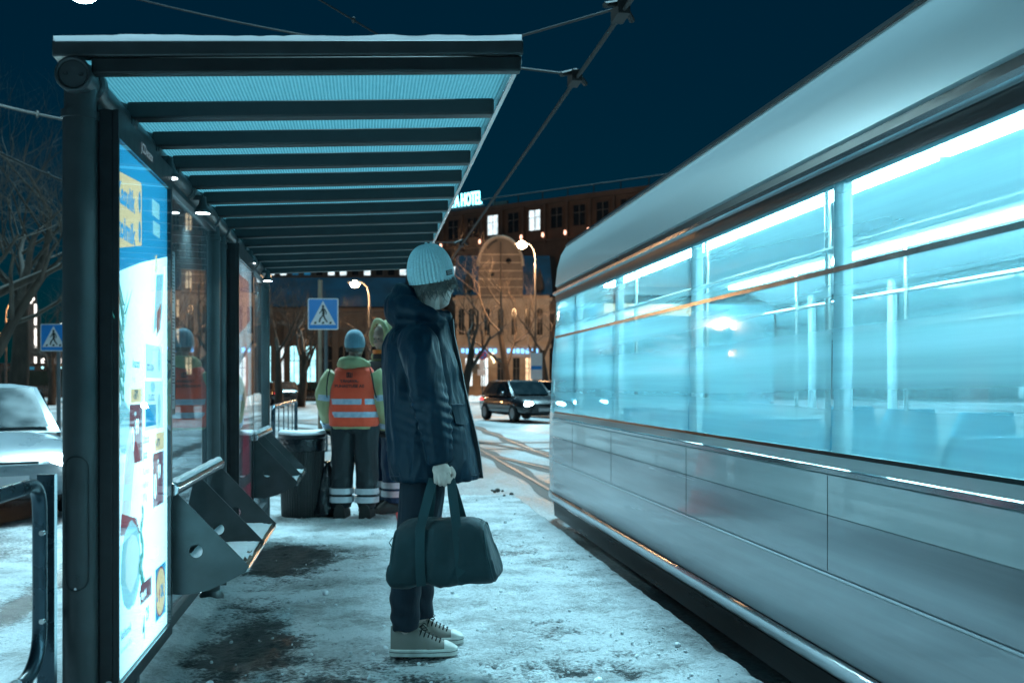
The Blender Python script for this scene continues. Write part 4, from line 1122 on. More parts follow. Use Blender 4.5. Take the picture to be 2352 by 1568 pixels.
# ---------------------------------------------------------------- the man with the bag
mz = 4.54
mp_ = at(975, 1495, mz)
man = thing('person', 'person in ribbed pale beanie and long navy parka holding a duffel bag', 'person', (mp_.x, mp_.y, 0.012), -YAW + R(3))
HC = (0.045, 0.01, 1.668); HYAW = R(50)
body = MB()
hm = head_shape(body, HC, HYAW, R(-4))
limb(body, [(-0.01, 0, 1.42), (0.005, 0, 1.52), (0.02, 0.005, 1.60)], [0.062, 0.056, 0.058])
vloft(body, [(0.80, -0.10, 0.08, 0.15), (0.95, -0.11, 0.09, 0.16), (1.15, -0.10, 0.09, 0.15), (1.30, -0.12, 0.09, 0.17), (1.40, -0.10, 0.07, 0.16), (1.45, -0.07, 0.05, 0.10)])
WR = Vector((0.080, -0.275, 0.872))
limb(body, [(-0.02, -0.17, 1.39), (0.0, -0.25, 1.25), (0.045, -0.27, 1.09), (0.065, -0.275, 0.96), WR, WR + Vector((0.004, 0.002, -0.03))], [0.045, 0.044, 0.036, 0.034, 0.027, 0.028])
fist(body, (0.084, -0.272, 0.806), (1, 0.05, 0), (0, -1, 0), (-0.06, 0, 1), 1.0)
limb(body, [(-0.02, 0.17, 1.39), (-0.01, 0.25, 1.25), (0.0, 0.27, 1.09), (0.10, 0.25, 1.0), (0.16, 0.21, 0.98)], [0.045, 0.044, 0.036, 0.033, 0.03])
for s, xx in ((-1, -0.075), (1, -0.020)):
    limb(body, [(-0.01, s * 0.085, 0.86), (-0.015, s * 0.09, 0.70), ((xx - 0.01) * 0.6, s * 0.095, 0.50), (xx, s * 0.10, 0.30), (xx - 0.005, s * 0.10, 0.09)], [0.075, 0.07, 0.05, 0.048, 0.035])
bo = fuse(body, 'body', M['skin'], man, 0.0036, 2)
eyes(bo, HC, hm)
# fingernails on the gripping hand
# parka
def folds(co, no):
    a = fbm(co * [9, 9, 3.0], 3, 3) - 0.5
    ridge = 1 - np.abs(2 * fbm(co * [14, 14, 4.2] + 7, 9, 2) - 1)
    sl = np.exp(-((co[:, 1] + 0.275) / 0.07) ** 2) * (co[:, 2] > 0.85)          # sleeve: cross folds at the elbow
    el = sl * np.exp(-((co[:, 2] - 1.07) / 0.12) ** 2) * np.sin(co[:, 2] * 150 + co[:, 0] * 55) * 0.0040
    quilt = 0
    return a * 0.026 + (ridge - 0.75) * 0.020 + el * 1.3
pk = MB()
vloft(pk, [(0.775, -0.150, 0.250, 0.245), (0.80, -0.155, 0.252, 0.25), (0.90, -0.165, 0.235, 0.25), (1.00, -0.172, 0.213, 0.245), (1.10, -0.178, 0.188, 0.235), (1.20, -0.186, 0.165, 0.225),
           (1.30, -0.192, 0.148, 0.22), (1.38, -0.190, 0.130, 0.21), (1.43, -0.165, 0.118, 0.185), (1.47, -0.13, 0.112, 0.14), (1.505, -0.10, 0.110, 0.10)], 36, 2.4)
limb(pk, [(-0.035, -0.165, 1.41), (-0.01, -0.225, 1.345), (0.012, -0.262, 1.22), (0.042, -0.275, 1.09), (0.066, -0.276, 0.97), (0.080, -0.275, 0.868)], [0.085, 0.088, 0.080, 0.073, 0.064, 0.053], 20, 6)
limb(pk, [(-0.02, 0.16, 1.40), (0.0, 0.235, 1.31), (0.01, 0.265, 1.20), (0.02, 0.27, 1.08), (0.12, 0.24, 1.0), (0.17, 0.20, 0.98)], [0.085, 0.085, 0.078, 0.072, 0.062, 0.055], 18, 5)
# hood lying on the shoulders, standing collar
hood = []
for k in range(19):
    a = -2.55 + 5.1 * k / 18
    back = (1 + math.cos(a)) / 2
    hood.append((Vector((0.006 - 0.108 * math.cos(a) - 0.014, 0.112 * math.sin(a), 1.480 + 0.075 * back)), 0.026 + 0.046 * back))
pk.tube([h[0] for h in hood], [h[1] for h in hood], 14)
pk.ell((-0.105, 0, 1.535), (0.080, 0.115, 0.075), 18, 12, (0, 0.5, 0))
pk.ell((-0.085, 0, 1.600), (0.070, 0.105, 0.050), 18, 12, (0, 0.55, 0))
col_ = []
for k in range(13):
    a = -2.2 + 4.4 * k / 12
    col_.append(Vector((0.012 + 0.095 * math.cos(a), 0.082 * math.sin(a), 1.515)))
pk.tube(col_, 0.022, 10)
parka = fuse(pk, 'parka', M['parka'], man, 0.0065, 4, folds)
# storm placket along the front edge, hem seam, pocket flap, cuff, side seam
pl = MB(); rows = []
for z, xf in ((0.778, 0.262), (0.90, 0.247), (1.00, 0.226), (1.10, 0.201), (1.20, 0.178), (1.30, 0.160), (1.38, 0.142), (1.43, 0.131), (1.50, 0.126)):
    rows.append([Vector((xf - 0.014, -0.038, z)), Vector((xf + 0.004, -0.040, z)), Vector((xf + 0.008, 0.0, z)), Vector((xf + 0.004, 0.040, z)), Vector((xf - 0.014, 0.038, z))])
pl.loft(rows); pl.build('placket', M['parka_dark'], parka)
def on_coat(x_or_a, z):
    rws = [(0.775, -0.150, 0.250, 0.245), (0.90, -0.165, 0.235, 0.25), (1.00, -0.172, 0.213, 0.245), (1.10, -0.178, 0.188, 0.235), (1.20, -0.186, 0.165, 0.225), (1.30, -0.192, 0.148, 0.22)]
    for i in range(len(rws) - 1):
        if rws[i][0] <= z <= rws[i + 1][0]:
            t = (z - rws[i][0]) / (rws[i + 1][0] - rws[i][0]); r_ = [rws[i][k] * (1 - t) + rws[i + 1][k] * t for k in range(4)]
    a = x_or_a; p = 2.4; ca, sa = math.cos(a), math.sin(a)
    return Vector(((r_[1] + r_[2]) / 2 + (r_[2] - r_[1]) / 2 * abs(ca) ** (2 / p) * (1 if ca >= 0 else -1), r_[3] * abs(sa) ** (2 / p) * (1 if sa >= 0 else -1), z))
fl = MB(); rings = []
for k in range(9):
    a = -0.95 + 0.5 * k / 8; rings.append([on_coat(a, z) * 1.0 + Vector((math.cos(a) * d, math.sin(a) * d, 0)) for z, d in ((1.10, 0.010), (1.115, 0.014), (1.118, 0.004), (1.035 - 0.01 * math.sin(k / 8 * PI), 0.006), (1.035 - 0.01 * math.sin(k / 8 * PI), 0.013))])
fl.loft(rings); fl.build('pocket_flap', M['parka'], parka)
MB().tube([on_coat(-PI + 2 * PI * k / 48, 0.80) + Vector((math.cos(-PI + 2 * PI * k / 48), math.sin(-PI + 2 * PI * k / 48), 0)) * 0.003 for k in range(48)], 0.0035, 6, closed=True).build('hem_seam', M['parka'], parka)
# trousers
tr = MB()
limb(tr, [(-0.012, -0.085, 0.88), (-0.015, -0.092, 0.70), (-0.045, -0.096, 0.50), (-0.078, -0.10, 0.30), (-0.083, -0.10, 0.19), (-0.079, -0.10, 0.115)], [0.100, 0.098, 0.080, 0.070, 0.064, 0.060], 20, 6)
limb(tr, [(-0.008, 0.085, 0.88), (-0.008, 0.092, 0.70), (-0.018, 0.096, 0.50), (-0.026, 0.10, 0.30), (-0.028, 0.10, 0.19), (-0.024, 0.10, 0.115)], [0.100, 0.098, 0.080, 0.070, 0.064, 0.060], 20, 6)
tr.ell((-0.01, 0, 0.86), (0.11, 0.17, 0.09))
def tfold(co, no):
    low = np.clip((0.40 - co[:, 2]) / 0.3, 0, 1)
    return (fbm(co * [12, 12, 5], 5, 3) - 0.5) * 0.016 + low * np.sin(co[:, 2] * 70 + co[:, 0] * 40 + fbm(co * 8, 2, 2) * 6) * 0.0045
fuse(tr, 'trousers', M['jeans'], man, 0.007, 3, tfold)
# canvas high-top shoes
def shoe(x0, y, rz_=0.0):
    e = empty('shoe_root'); bpy.data.objects.remove(e)
    L_ = 0.300
    def wid(t): return 0.034 + 0.012 * math.sin(min(1, t * 1.15) * PI) + (0.006 if t > 0.55 else 0) - 0.030 * max(0, (t - 0.86) / 0.14) ** 2 - 0.010 * max(0, (0.08 - t) / 0.08)
    def outl(grow, z, n=22):
        pts = []
        for k in range(n + 1):
            t = k / n; pts.append(Vector((x0 + t * L_, y - wid(t) - grow, z)))
        for k in range(n, -1, -1):
            t = k / n; pts.append(Vector((x0 + t * L_, y + wid(t) + grow, z)))
        return pts
    so = MB().loft([outl(0.000, 0.0), outl(0.005, 0.004), outl(0.005, 0.030), outl(0.001, 0.034)])
    sole = so.build('shoe_sole', M['sole'], man)
    MB().tube(outl(0.0058, 0.021), 0.0016, 4, closed=True).build('sole_stripe', M['label_black'], sole)
    up = MB(); rings = []
    for k in range(27):
        t = 0.015 + 0.97 * k / 26
        if t < 0.42: h = 0.130 - 0.010 * max(0, (t - 0.2) / 0.22)
        elif t < 0.78: h = 0.120 - 0.062 * ((t - 0.42) / 0.36) ** 0.8
        else: h = 0.058 - 0.030 * ((t - 0.78) / 0.22) ** 1.5
        w_ = wid(t); ring = []
        for j in range(17):
            a = PI * j / 16; ca, sa = math.cos(a), math.sin(a)
            nar = 1 - 0.30 * (sa ** 2) * (1 if t > 0.4 else 0.35)
            ring.append(Vector((x0 + t * L_, y - w_ * (abs(ca) ** 0.55) * (1 if ca > 0 else -1) * nar, 0.026 + (h - 0.026) * sa ** 0.75)))
        rings.append(ring)
    up.loft(rings); u = up.build('shoe_upper', M['canvas'], man)
    cap = MB(); rings = []
    for k in range(9):
        t = 0.80 + 0.195 * k / 8; h = 0.0585 - 0.030 * max(0, (t - 0.78) / 0.22) ** 1.5; w_ = wid(t) + 0.0022
        rings.append([Vector((x0 + t * L_ + 0.002, y - w_ * (abs(math.cos(PI * j / 14)) ** 0.55) * (1 if math.cos(PI * j / 14) > 0 else -1), 0.026 + (h + 0.003 - 0.026) * math.sin(PI * j / 14) ** 0.75)) for j in range(15)])
    cap.loft(rings); cap.build('toe_cap', M['sole'], u)
    for k in range(6):
        t = 0.46 + 0.055 * k; h = 0.122 - 0.060 * ((t - 0.42) / 0.36) ** 0.8
        la = MB().tube([(x0 + t * L_ - 0.008, y - 0.034, h - 0.028), (x0 + t * L_ + 0.002, y - 0.022, h - 0.002), (x0 + t * L_ + 0.006, y, h + 0.005), (x0 + t * L_ + 0.002, y + 0.022, h - 0.002)], 0.0030, 6)
        la.build('lace', M['lace'], u)
    for s in (-1, 1):
        MB().tube([(x0 + 0.44 * L_, y - 0.004, 0.124), (x0 + 0.50 * L_, y + s * 0.022, 0.136), (x0 + 0.56 * L_, y + s * 0.034, 0.118), (x0 + 0.50 * L_, y + s * 0.016, 0.112), (x0 + 0.46 * L_, y, 0.120)], 0.0026, 6).build('lace_bow', M['lace'], u)
    return u
shoe(-0.150, -0.10); shoe(-0.122, 0.10)
# beanie: ribbed dome pulled down at the back
def hatmesh(cen, yaw, pitch, rx, ry, h, nrib, depth, sub_=6):
    m = Euler((0, pitch, yaw)).to_matrix(); n = nrib * sub_; rings = []
    for i in range(27):
        t = i / 26
        if t < 0.18: rad = 0.965 + 0.035 * t / 0.18; z = h * 0.62 * t / 0.62 * 1.0
        else:
            a = (t - 0.18) / 0.82 * PI / 2; rad = math.cos(a) ** 0.80 if i < 26 else 0.02; z = h * 0.18 + h * 0.82 * math.sin(a)
        ring = []
        for j in range(n):
            ph = 2 * PI * j / n; rib = abs(math.sin(ph * nrib / 2)) ** 0.7
            k_ = max(0.03, rad) * (1 - depth + depth * rib) if i < 26 else 0.02
            ring.append(Vector(cen) + m @ Vector((rx * k_ * math.cos(ph), ry * k_ * math.sin(ph), z)))
        rings.append(ring)
    return MB().loft(rings), m
HB = Vector(HC) + Vector((-0.012, -0.006, 0.004))
hat, hmat = hatmesh(HB, HYAW, R(-13), 0.117, 0.100, 0.172, 36, 0.085)
hob = hat.build('beanie', M['beanie'], man, 0, True, 60)
inn, _ = hatmesh(HB + Vector((0, 0, 0.003)), HYAW, R(-13), 0.106, 0.090, 0.160, 12, 0.0)
inn.build('beanie_lining', M['beanie'], hob)
tip_ = HB + hmat @ Vector((0, 0, 0.174)); MB().ell(tip_, (0.007, 0.006, 0.006), 8, 6).build('beanie_tip', M['beanie'], hob)
# woven label near the rim, on the front right
ph0 = -1.45; lab = MB(); rr1 = []
for k in range(7):
    ph = ph0 - 0.20 + 0.40 * k / 6
    rr1.append([HB + hmat @ Vector((0.1185 * math.cos(ph) * d, 0.1015 * math.sin(ph) * d, z)) for z, d in ((0.022, 0.995), (0.022, 1.02), (0.045, 1.025), (0.045, 1.0))])
lab.loft(rr1); lab.build('beanie_label', M['label_black'], hob)
tx = MB(); rl = random.Random(2)
M['label_ink'] = mat('label_ink', (0.25, 0.28, 0.3), 0.7)
for row in (0.027, 0.036):
    for k in range(5):
        ph = ph0 - 0.15 + 0.065 * k; p0 = [HB + hmat @ Vector((0.1185 * math.cos(q) * 1.028, 0.1015 * math.sin(q) * 1.028, z)) for q, z in ((ph, row), (ph + 0.045, row), (ph + 0.045, row + 0.006), (ph, row + 0.006))]
        tx.add(p0, [(0, 1, 2, 3)])
lt = tx.build('label_lettering', M['label_ink'], hob); tag(lt, kind='stuff')
# hair: greying curls below the hat, over ear, cheek and neck
hr = MB(); rh = random.Random(12)
for k in range(520):
    ph = rh.uniform(0.34 * PI, 1.66 * PI) if k > 40 else rh.uniform(-0.30 * PI, -0.16 * PI)
    p = Vector((0.092 * math.cos(ph), 0.079 * math.sin(ph), rh.uniform(-0.005, 0.030)))
    bk = min(1, max(0, (abs((ph + PI) % (2 * PI) - PI) / PI - 0.36) / 0.3)) if k > 40 else 0.2
    p = p * rh.uniform(0.97, 1.06); ln = rh.uniform(0.022, 0.045) + 0.055 * bk * rh.random()
    w0 = rh.uniform(0, 6.28); am = rh.uniform(0.006, 0.016); out = []
    tang = Vector((-math.sin(ph), math.cos(ph), 0))
    for t in np.linspace(0, 1, 6):
        q = p * 1.0 + Vector((p.x * 0.22 * t, p.y * 0.22 * t, -ln * t)) + tang * (am * math.sin(w0 + t * 5)) + Vector((0, 0, 0))
        out.append(Vector(HC) + Euler((0, R(-8), HYAW)).to_matrix() @ q)
    hr.tube(out, [0.0018, 0.0022, 0.0022, 0.0020, 0.0015, 0.0006], 4)
hr.build('hair', M['hairm'], man, 0, True, 80)
# trimmed beard along the jaw
M['beard'] = M['hairm']

# ---------------------------------------------------------------- duffel bag
M['bag'] = fabric('bag', (0.0012, 0.019, 0.025), 0.75, 0.08, 350, 0.25, 0.2, 0.55, 7, (1, 1, 0.6))
M['bag_strap'] = fabric('bag_strap', (0.0025, 0.028, 0.035), 0.7, 0.1, 500, 0.3, 0.15, 0.1)
bagp = man.matrix_basis
bag = thing('duffel_bag', 'dark teal duffel bag hanging from the hand of the person in the parka', 'bag', (mp_.x, mp_.y, 0.012), -YAW + R(3))
BC = Vector((0.098, -0.272, 0.355)); tlt = R(4.0); BL = 0.472
bm_ = Matrix.Rotation(-tlt, 3, 'Y') @ Matrix.Rotation(R(-9), 3, 'Z')
def bagpt(t, a, grow=0.0):
    """t along the bag -1..1, a round the section; soft box, wider at the bottom, sagging"""
    ca, sa = math.cos(a), math.sin(a); e = 0.55
    cx = (abs(ca) ** e) * (1 if ca >= 0 else -1); cz = (abs(sa) ** e) * (1 if sa >= 0 else -1)
    H = 0.140 * (1 - 0.05 * (1 - t * t)); endk = 1 - max(0, abs(t) - 0.90) / 0.10 * 0.16
    wdt = (0.120 - 0.030 * (cz + 1) / 2) * endk * (1 + grow); zz = 0.140 + H * cz * endk * (1 + grow)
    if cz > 0: zz -= 0.050 * (abs(t) ** 3.5) + 0.010 * math.sin(t * 4 + 1)
    if cz < 0: zz -= 0.010 * (1 - t * t)
    xl = t * BL / 2 * (1.0 - 0.15 * (cz + 1) / 2)
    return BC + bm_ @ Vector((xl, wdt * cx, zz))
bm1 = MB(); rings = []
for i in range(49):
    t = -1 + 2 * i / 48; rings.append([bagpt(t, 2 * PI * k / 44) for k in range(44)])
bm1.loft(rings)
def bfold(co, no):
    return (fbm(co * [9, 9, 6], 15, 3) - 0.5) * 0.030 + (1 - np.abs(2 * fbm(co * [10, 6, 4] + 4, 19, 2) - 1) - 0.75) * 0.024
bb = fuse(bm1, 'bag_body', M['bag'], bag, 0.006, 3, bfold)
for t in (-0.985, 0.985):
    MB().tube([bagpt(t * 0.955, 2 * PI * k / 44, 0.035) for k in range(44)], 0.0045, 8, closed=True).build('piping', M['bag_strap'], bb)
MB().tube([bagpt(t, PI / 2, 0.02) for t in np.linspace(-0.9, 0.9, 20)], 0.004, 6).build('zip', M['frame_black'], bb)
GR = Vector((0.084, -0.272, 0.790))
def ribbon(pts, w, th, wdir):
    m = MB(); rings = []
    P = [Vector(p) for p in pts]; wd = Vector(wdir).normalized()
    for i, p in enumerate(P):
        t = (P[min(i + 1, len(P) - 1)] - P[max(i - 1, 0)]).normalized(); n = t.cross(wd).normalized(); w2 = n.cross(t).normalized()
        rings.append([p + w2 * (w / 2 * sx) + n * (th / 2 * sy_) for sx, sy_ in ((-1, -1), (1, -1), (1, 1), (-1, 1))])
    return m.loft(rings)
for sidek in (0, 1):
    sgn = -1 if sidek == 0 else 1
    pts = []
    def face(t, z):   # point on the bag's front (sgn -1) or back at height fraction
        a = math.atan2(z, 1) ; ang = (PI + a) if False else None
        aa = (-PI / 2 - math.acos(max(-1, min(1, z)))) if sgn < 0 else (-PI / 2 + math.acos(max(-1, min(1, z))))
        return aa
    def sidept(t, zf):
        # zf 0 bottom .. 1 top on one flank
        c_ = bagpt(t, PI if sgn < 0 else 0.0, 0.045); b_ = bagpt(t, -PI / 2); tp_ = bagpt(t, PI / 2)
        z = b_.z + (tp_.z - b_.z) * zf
        best = min((bagpt(t, (PI + s_) if sgn < 0 else s_, 0.05) for s_ in np.linspace(-1.45, 1.45, 60)), key=lambda q: abs(q.z - z))
        return best
    lowL = [sidept(-0.36, f) for f in (0.03, 0.25, 0.5, 0.75, 0.90)]
    lowR = [sidept(0.40, f) for f in (0.90, 0.75, 0.5, 0.25, 0.03)]
    off = Vector((0, 0.012 * sgn, 0))
    a_, b_ = lowL[-1], lowR[0]
    g0, g1 = GR + off + Vector((-0.040, 0, 0.002)), GR + off + Vector((0.038, 0, 0.002))
    up_ = [a_.lerp(g0, f) + Vector((0, 0.012 * sgn * math.sin(f * PI), 0)) for f in (0.25, 0.5, 0.75)]
    dn_ = [g1.lerp(b_, f) + Vector((0, 0.012 * sgn * math.sin(f * PI), 0)) for f in (0.25, 0.5, 0.75)]
    path = lowL + up_ + [g0, GR + off + Vector((0, 0, 0.006)), g1] + dn_ + lowR
    ribbon(path, 0.040, 0.005, (1, 0, 0) if True else (0, 1, 0)).build('handle', M['bag_strap'], bag, 0.001)
MB().tube([bagpt(-0.96, PI * 0.72, 0.05) + Vector((-0.004, 0, 0)), bagpt(-0.97, PI * 0.75, 0.05) + Vector((-0.016, 0, -0.012)), bagpt(-0.96, PI * 0.80, 0.05) + Vector((-0.004, 0, -0.024))], 0.0025, 6).build('strap_ring', M['stainless'], bag)

# ---------------------------------------------------------------- street workers
M['hivis'] = fabric('hivis', (0.80, 0.075, 0.03), 0.75, 0.2, 300, 0.15, 0.08, 0.35, 9)
M['hi_yellow'] = fabric('hi_yellow', (0.36, 0.37, 0.19), 0.75, 0.2, 300, 0.15, 0.12, 0.4, 9)
M['reflect'] = mat('reflect', (0.45, 0.48, 0.56), 0.4, 0.3, 0.12, 25, 0.1, 200, dirt=(0.25, 0.36, 0.46))
M['reflect_white'] = mat('reflect_white', (0.62, 0.64, 0.68), 0.4, 0.2, 0.1, 25, 0.1, 200)
M['work_trouser'] = fabric('work_trouser', (0.010, 0.016, 0.020), 0.5, 0.1, 300, 0.15, 0.15, 0.7, 7)
M['work_blue'] = fabric('work_blue', (0.012, 0.05, 0.11), 0.6, 0.1, 300, 0.15, 0.15, 0.6, 7)
M['glove'] = fabric('glove', (0.008, 0.009, 0.010), 0.7, 0.1)
M['grey_hat'] = knit('grey_hat', (0.13, 0.26, 0.33), 20)
M['boot'] = mat('boot', (0.015, 0.014, 0.013), 0.55, 0, 0.2, 20, 0.1, 90)
M['orange_scarf'] = fabric('orange_scarf', (0.55, 0.16, 0.03), 0.8, 0.2)
M['print'] = mat('print', (0.008, 0.008, 0.010), 0.6)
def ringband(parent, name, rows, m, grow=0.004):
    """cloth band hugging an oval body: rows as in vloft, hollow"""
    mb = MB(); outr = [oval(((a + b) / 2, (r[4] if len(r) > 4 else 0)), (b - a) / 2 + grow, w + grow, z, 32, 2.3) for r in rows for (z, a, b, w) in [r[:4]]]
    inr = [oval(((a + b) / 2, (r[4] if len(r) > 4 else 0)), (b - a) / 2 - 0.002, w - 0.002, z, 32, 2.3) for r in rows for (z, a, b, w) in [r[:4]]]
    mb.loft(outr + inr[::-1], False, True); return mb.build(name, m, parent)
def worker(label, pos, rz_, legs_m, hooded, vest, sc, hatm):
    w = thing('person', label, 'person', pos, rz_); w.scale = (sc, sc, sc)
    hc = (0.03, 0, 1.535)
    b = MB(); hyaw = 0.0
    hm_ = head_shape(b, hc, hyaw, R(8))
    limb(b, [(-0.02, 0, 1.28), (0, 0, 1.38), (0.012, 0, 1.46)], [0.07, 0.058, 0.058])
    vloft(b, [(0.80, -0.10, 0.10, 0.16), (1.0, -0.10, 0.10, 0.16), (1.20, -0.10, 0.10, 0.18), (1.30, -0.09, 0.07, 0.16), (1.35, -0.06, 0.05, 0.10)])
    arms = {}
    for s in (-1, 1):
        ar = [(-0.02, s * 0.17, 1.30), (-0.02, s * 0.245, 1.17), (-0.015, s * 0.262, 1.02), (0.07, s * 0.255, 0.88), (0.12, s * 0.24, 0.81)]
        arms[s] = ar; limb(b, ar, [0.05, 0.047, 0.04, 0.034, 0.03])
        limb(b, [(0, s * 0.09, 0.85), (0.01, s * 0.11, 0.47), (0.0, s * 0.115, 0.08)], [0.08, 0.055, 0.04])
    bd = fuse(b, 'body', M['skin_shaded'], w, 0.008, 2); eyes(bd, hc, hm_)
    jk = MB()
    vloft(jk, [(0.80, -0.150, 0.165, 0.205), (0.90, -0.155, 0.17, 0.210), (1.05, -0.150, 0.165, 0.205), (1.18, -0.150, 0.155, 0.215), (1.28, -0.140, 0.13, 0.205), (1.335, -0.11, 0.10, 0.15), (1.37, -0.085, 0.085, 0.10)], 32)
    for s in (-1, 1):
        limb(jk, arms[s], [0.088, 0.086, 0.080, 0.070, 0.062], 16)
    if not hooded:
        jk.ell((-0.075, 0, 1.395), (0.085, 0.135, 0.062), 18, 12, (0, 0.25, 0))
        jk.tube([(-0.02 + 0.10 * math.cos(a), 0.115 * math.sin(a), 1.375) for a in np.linspace(0.5, 2 * PI - 0.5, 16)], 0.042, 12)
    else:
        # raised hood: shell around the head, open to the face
        jk.ell((hc[0] - 0.050, 0, hc[2] + 0.020), (0.108, 0.118, 0.150), 20, 14, (0, -0.12, 0))
        jk.tube([Vector(hc) + Vector((0.040 + 0.020 * math.cos(a), 0.112 * math.sin(a), 0.015 + 0.138 * math.cos(a))) for a in np.linspace(-2.2, 2.2, 20)], 0.022, 8)
        jk.tube([(-0.02 + 0.10 * math.cos(a), 0.11 * math.sin(a), 1.375) for a in np.linspace(0.5, 2 * PI - 0.5, 16)], 0.040, 12)
    wf = lambda co, no: (fbm(co * [8, 8, 5] + rz_, 4, 3) - 0.5) * 0.030 + (1 - np.abs(2 * fbm(co * [11, 11, 6], 14, 2) - 1) - 0.75) * 0.014
    jacket = fuse(jk, 'jacket', M['hi_yellow'], w, 0.010, 3, wf)
    for s in (-1, 1):
        for t0 in (0.40, 0.82):
            a = arms[s]; f = t0 * 4; i = min(3, int(f)); q = Vector(a[i]).lerp(Vector(a[i + 1]), f - i); dn = (Vector(a[min(4, i + 1)]) - Vector(a[i])).normalized()
            rad = (0.088, 0.086, 0.082, 0.074, 0.066)[i] + 0.006
            MB().tube([q - dn * 0.028, q - dn * 0.026, q + dn * 0.026, q + dn * 0.028], [rad - 0.02, rad, rad - 0.002, rad - 0.02], 20).build('sleeve_band', M['reflect'], jacket)
    tb = MB()
    for s in (-1, 1):
        limb(tb, [(0.0, s * 0.095, 0.90), (0.005, s * 0.105, 0.70), (0.010, s * 0.112, 0.45), (0.0, s * 0.115, 0.22), (0.0, s * 0.115, 0.085)], [0.120, 0.116, 0.102, 0.096, 0.092], 18)
    tb.ell((0, 0, 0.86), (0.15, 0.205, 0.12))
    tf = lambda co, no: (fbm(co * [9, 9, 5] + 2, 6, 3) - 0.5) * 0.034 + np.sin(co[:, 2] * 55 + 9 * fbm(co * 6, 7, 2)) * 0.005 * np.clip((0.5 - co[:, 2]) * 3, 0, 1)
    trs = fuse(tb, 'trousers', legs_m, w, 0.010, 3, tf)
    for s in (-1, 1):
        for z in (0.165, 0.24):
            ringband(trs, 'leg_band', [(z - 0.026, -0.103, 0.103, 0.103, s * 0.1145), (z + 0.026, -0.103, 0.103, 0.103, s * 0.1145)], M['reflect_white'], 0.006)
        bt = MB(); rings = []
        for k in range(11):
            t = k / 10; x = -0.11 + 0.30 * t; h = 0.13 - 0.06 * max(0, (t - 0.45)) * 1.8 - 0.03 * max(0, t - 0.85) * 5; wd = 0.052 - 0.03 * max(0, t - 0.8) * 3
            rings.append([Vector((x, s * 0.115 + wd * math.cos(a), max(0.0, 0.0 + h * math.sin(a) ** 0.7) if math.sin(a) > 0 else 0.0)) for a in np.linspace(0, PI, 13)])
        bt.loft(rings); bt.build('boot', M['boot'], w)
        gl = MB(); c = Vector(arms[s][-1]); dn = (Vector(arms[s][-1]) - Vector(arms[s][-2])).normalized()
        fist(gl, c + dn * 0.07, (0, 1 * s, 0), (0.8, 0, -0.5), -dn, 1.25); gl.tube([c - dn * 0.03, c + dn * 0.035], [0.058, 0.042], 14)
        fuse(gl, 'glove', M['glove'], w, 0.006, 2)
    if vest:
        rows = [(0.825, -0.170, 0.185, 0.222), (0.92, -0.172, 0.187, 0.226), (1.05, -0.170, 0.183, 0.220), (1.14, -0.172, 0.178, 0.215)]
        vt = MB(); n = 40
        yoke = rows + [(1.20, -0.175, 0.17, 0.205), (1.27, -0.17, 0.16, 0.19), (1.325, -0.150, 0.13, 0.175), (1.355, -0.12, 0.10, 0.15)]
        vt.loft([oval(((a + b_) / 2, 0), (b_ - a) / 2, w_, z, n, 2.5) for z, a, b_, w_ in yoke])
        vf = lambda co, no: (fbm(co * [9, 9, 4] + 5, 24, 3) - 0.5) * 0.022
        v_ = fuse(vt, 'vest', M['hivis'], w, 0.008, 2, vf)
        for (z0, z1) in ((0.905, 0.955), (1.02, 1.07)):
            rw = []
            for z in (z0, (z0 + z1) / 2, z1):
                for i in range(len(yoke) - 1):
                    if yoke[i][0] <= z <= yoke[i + 1][0]:
                        t = (z - yoke[i][0]) / (yoke[i + 1][0] - yoke[i][0]); r_ = [yoke[i][k] * (1 - t) + yoke[i + 1][k] * t for k in range(4)]; rw.append((z, r_[1], r_[2], r_[3]))
            ringband(v_, 'reflective_band', rw, M['reflect'], 0.007)
        for s in (-1, 1):
            MB().tube([(-0.165, s * 0.178, 1.345), (-0.172, s * 0.198, 1.27), (-0.165, s * 0.212, 1.17), (-0.12, s * 0.222, 1.09), (-0.02, s * 0.228, 1.06)], 0.006, 6).build('armhole_binding', M['print'], v_)
        for k, (txt, sz, zz) in enumerate((('TÄNAVA-', 0.034, 1.215), ('PUHASTUSE AS', 0.034, 1.172))):
            box_text(txt, sz, M['print'], v_, -0.190, 0.002, zz, 0.0012, 0.001, 'lettering', 'CENTER', 1.15, (PI / 2, 0, -PI / 2))
        lg = MB()
        for (a, b_, c_, d_) in ((0.020, 0.026, 1.262, 1.305), (0.004, 0.012, 1.268, 1.305), (-0.012, -0.004, 1.258, 1.300), (-0.026, -0.019, 1.270, 1.300)):
            lg.span((-0.194, a, c_), (-0.186, b_, d_))
        lg.span((-0.194, -0.026, 1.258), (-0.186, 0.026, 1.266)); lg.span((-0.194, -0.002, 1.296), (-0.186, 0.026, 1.304))
        o = lg.build('emblem', M['print'], v_); tag(o, kind='stuff')
    else:
        ringband(jacket, 'neck_warmer', [(1.35, -0.09, 0.10, 0.10), (1.42, -0.075, 0.092, 0.085)], M['print'], 0.01)
        ringband(jacket, 'scarf', [(1.395, -0.05, 0.118, 0.07), (1.43, -0.05, 0.115, 0.07)], M['orange_scarf'], 0.008)
        vloft_rows = [(0.84, -0.158, 0.175, 0.214), (1.05, -0.158, 0.172, 0.212), (1.22, -0.158, 0.160, 0.21), (1.33, -0.12, 0.12, 0.165)]
        ringband(jacket, 'dark_vest', vloft_rows, M['print'], 0.008)
        head_fur = None
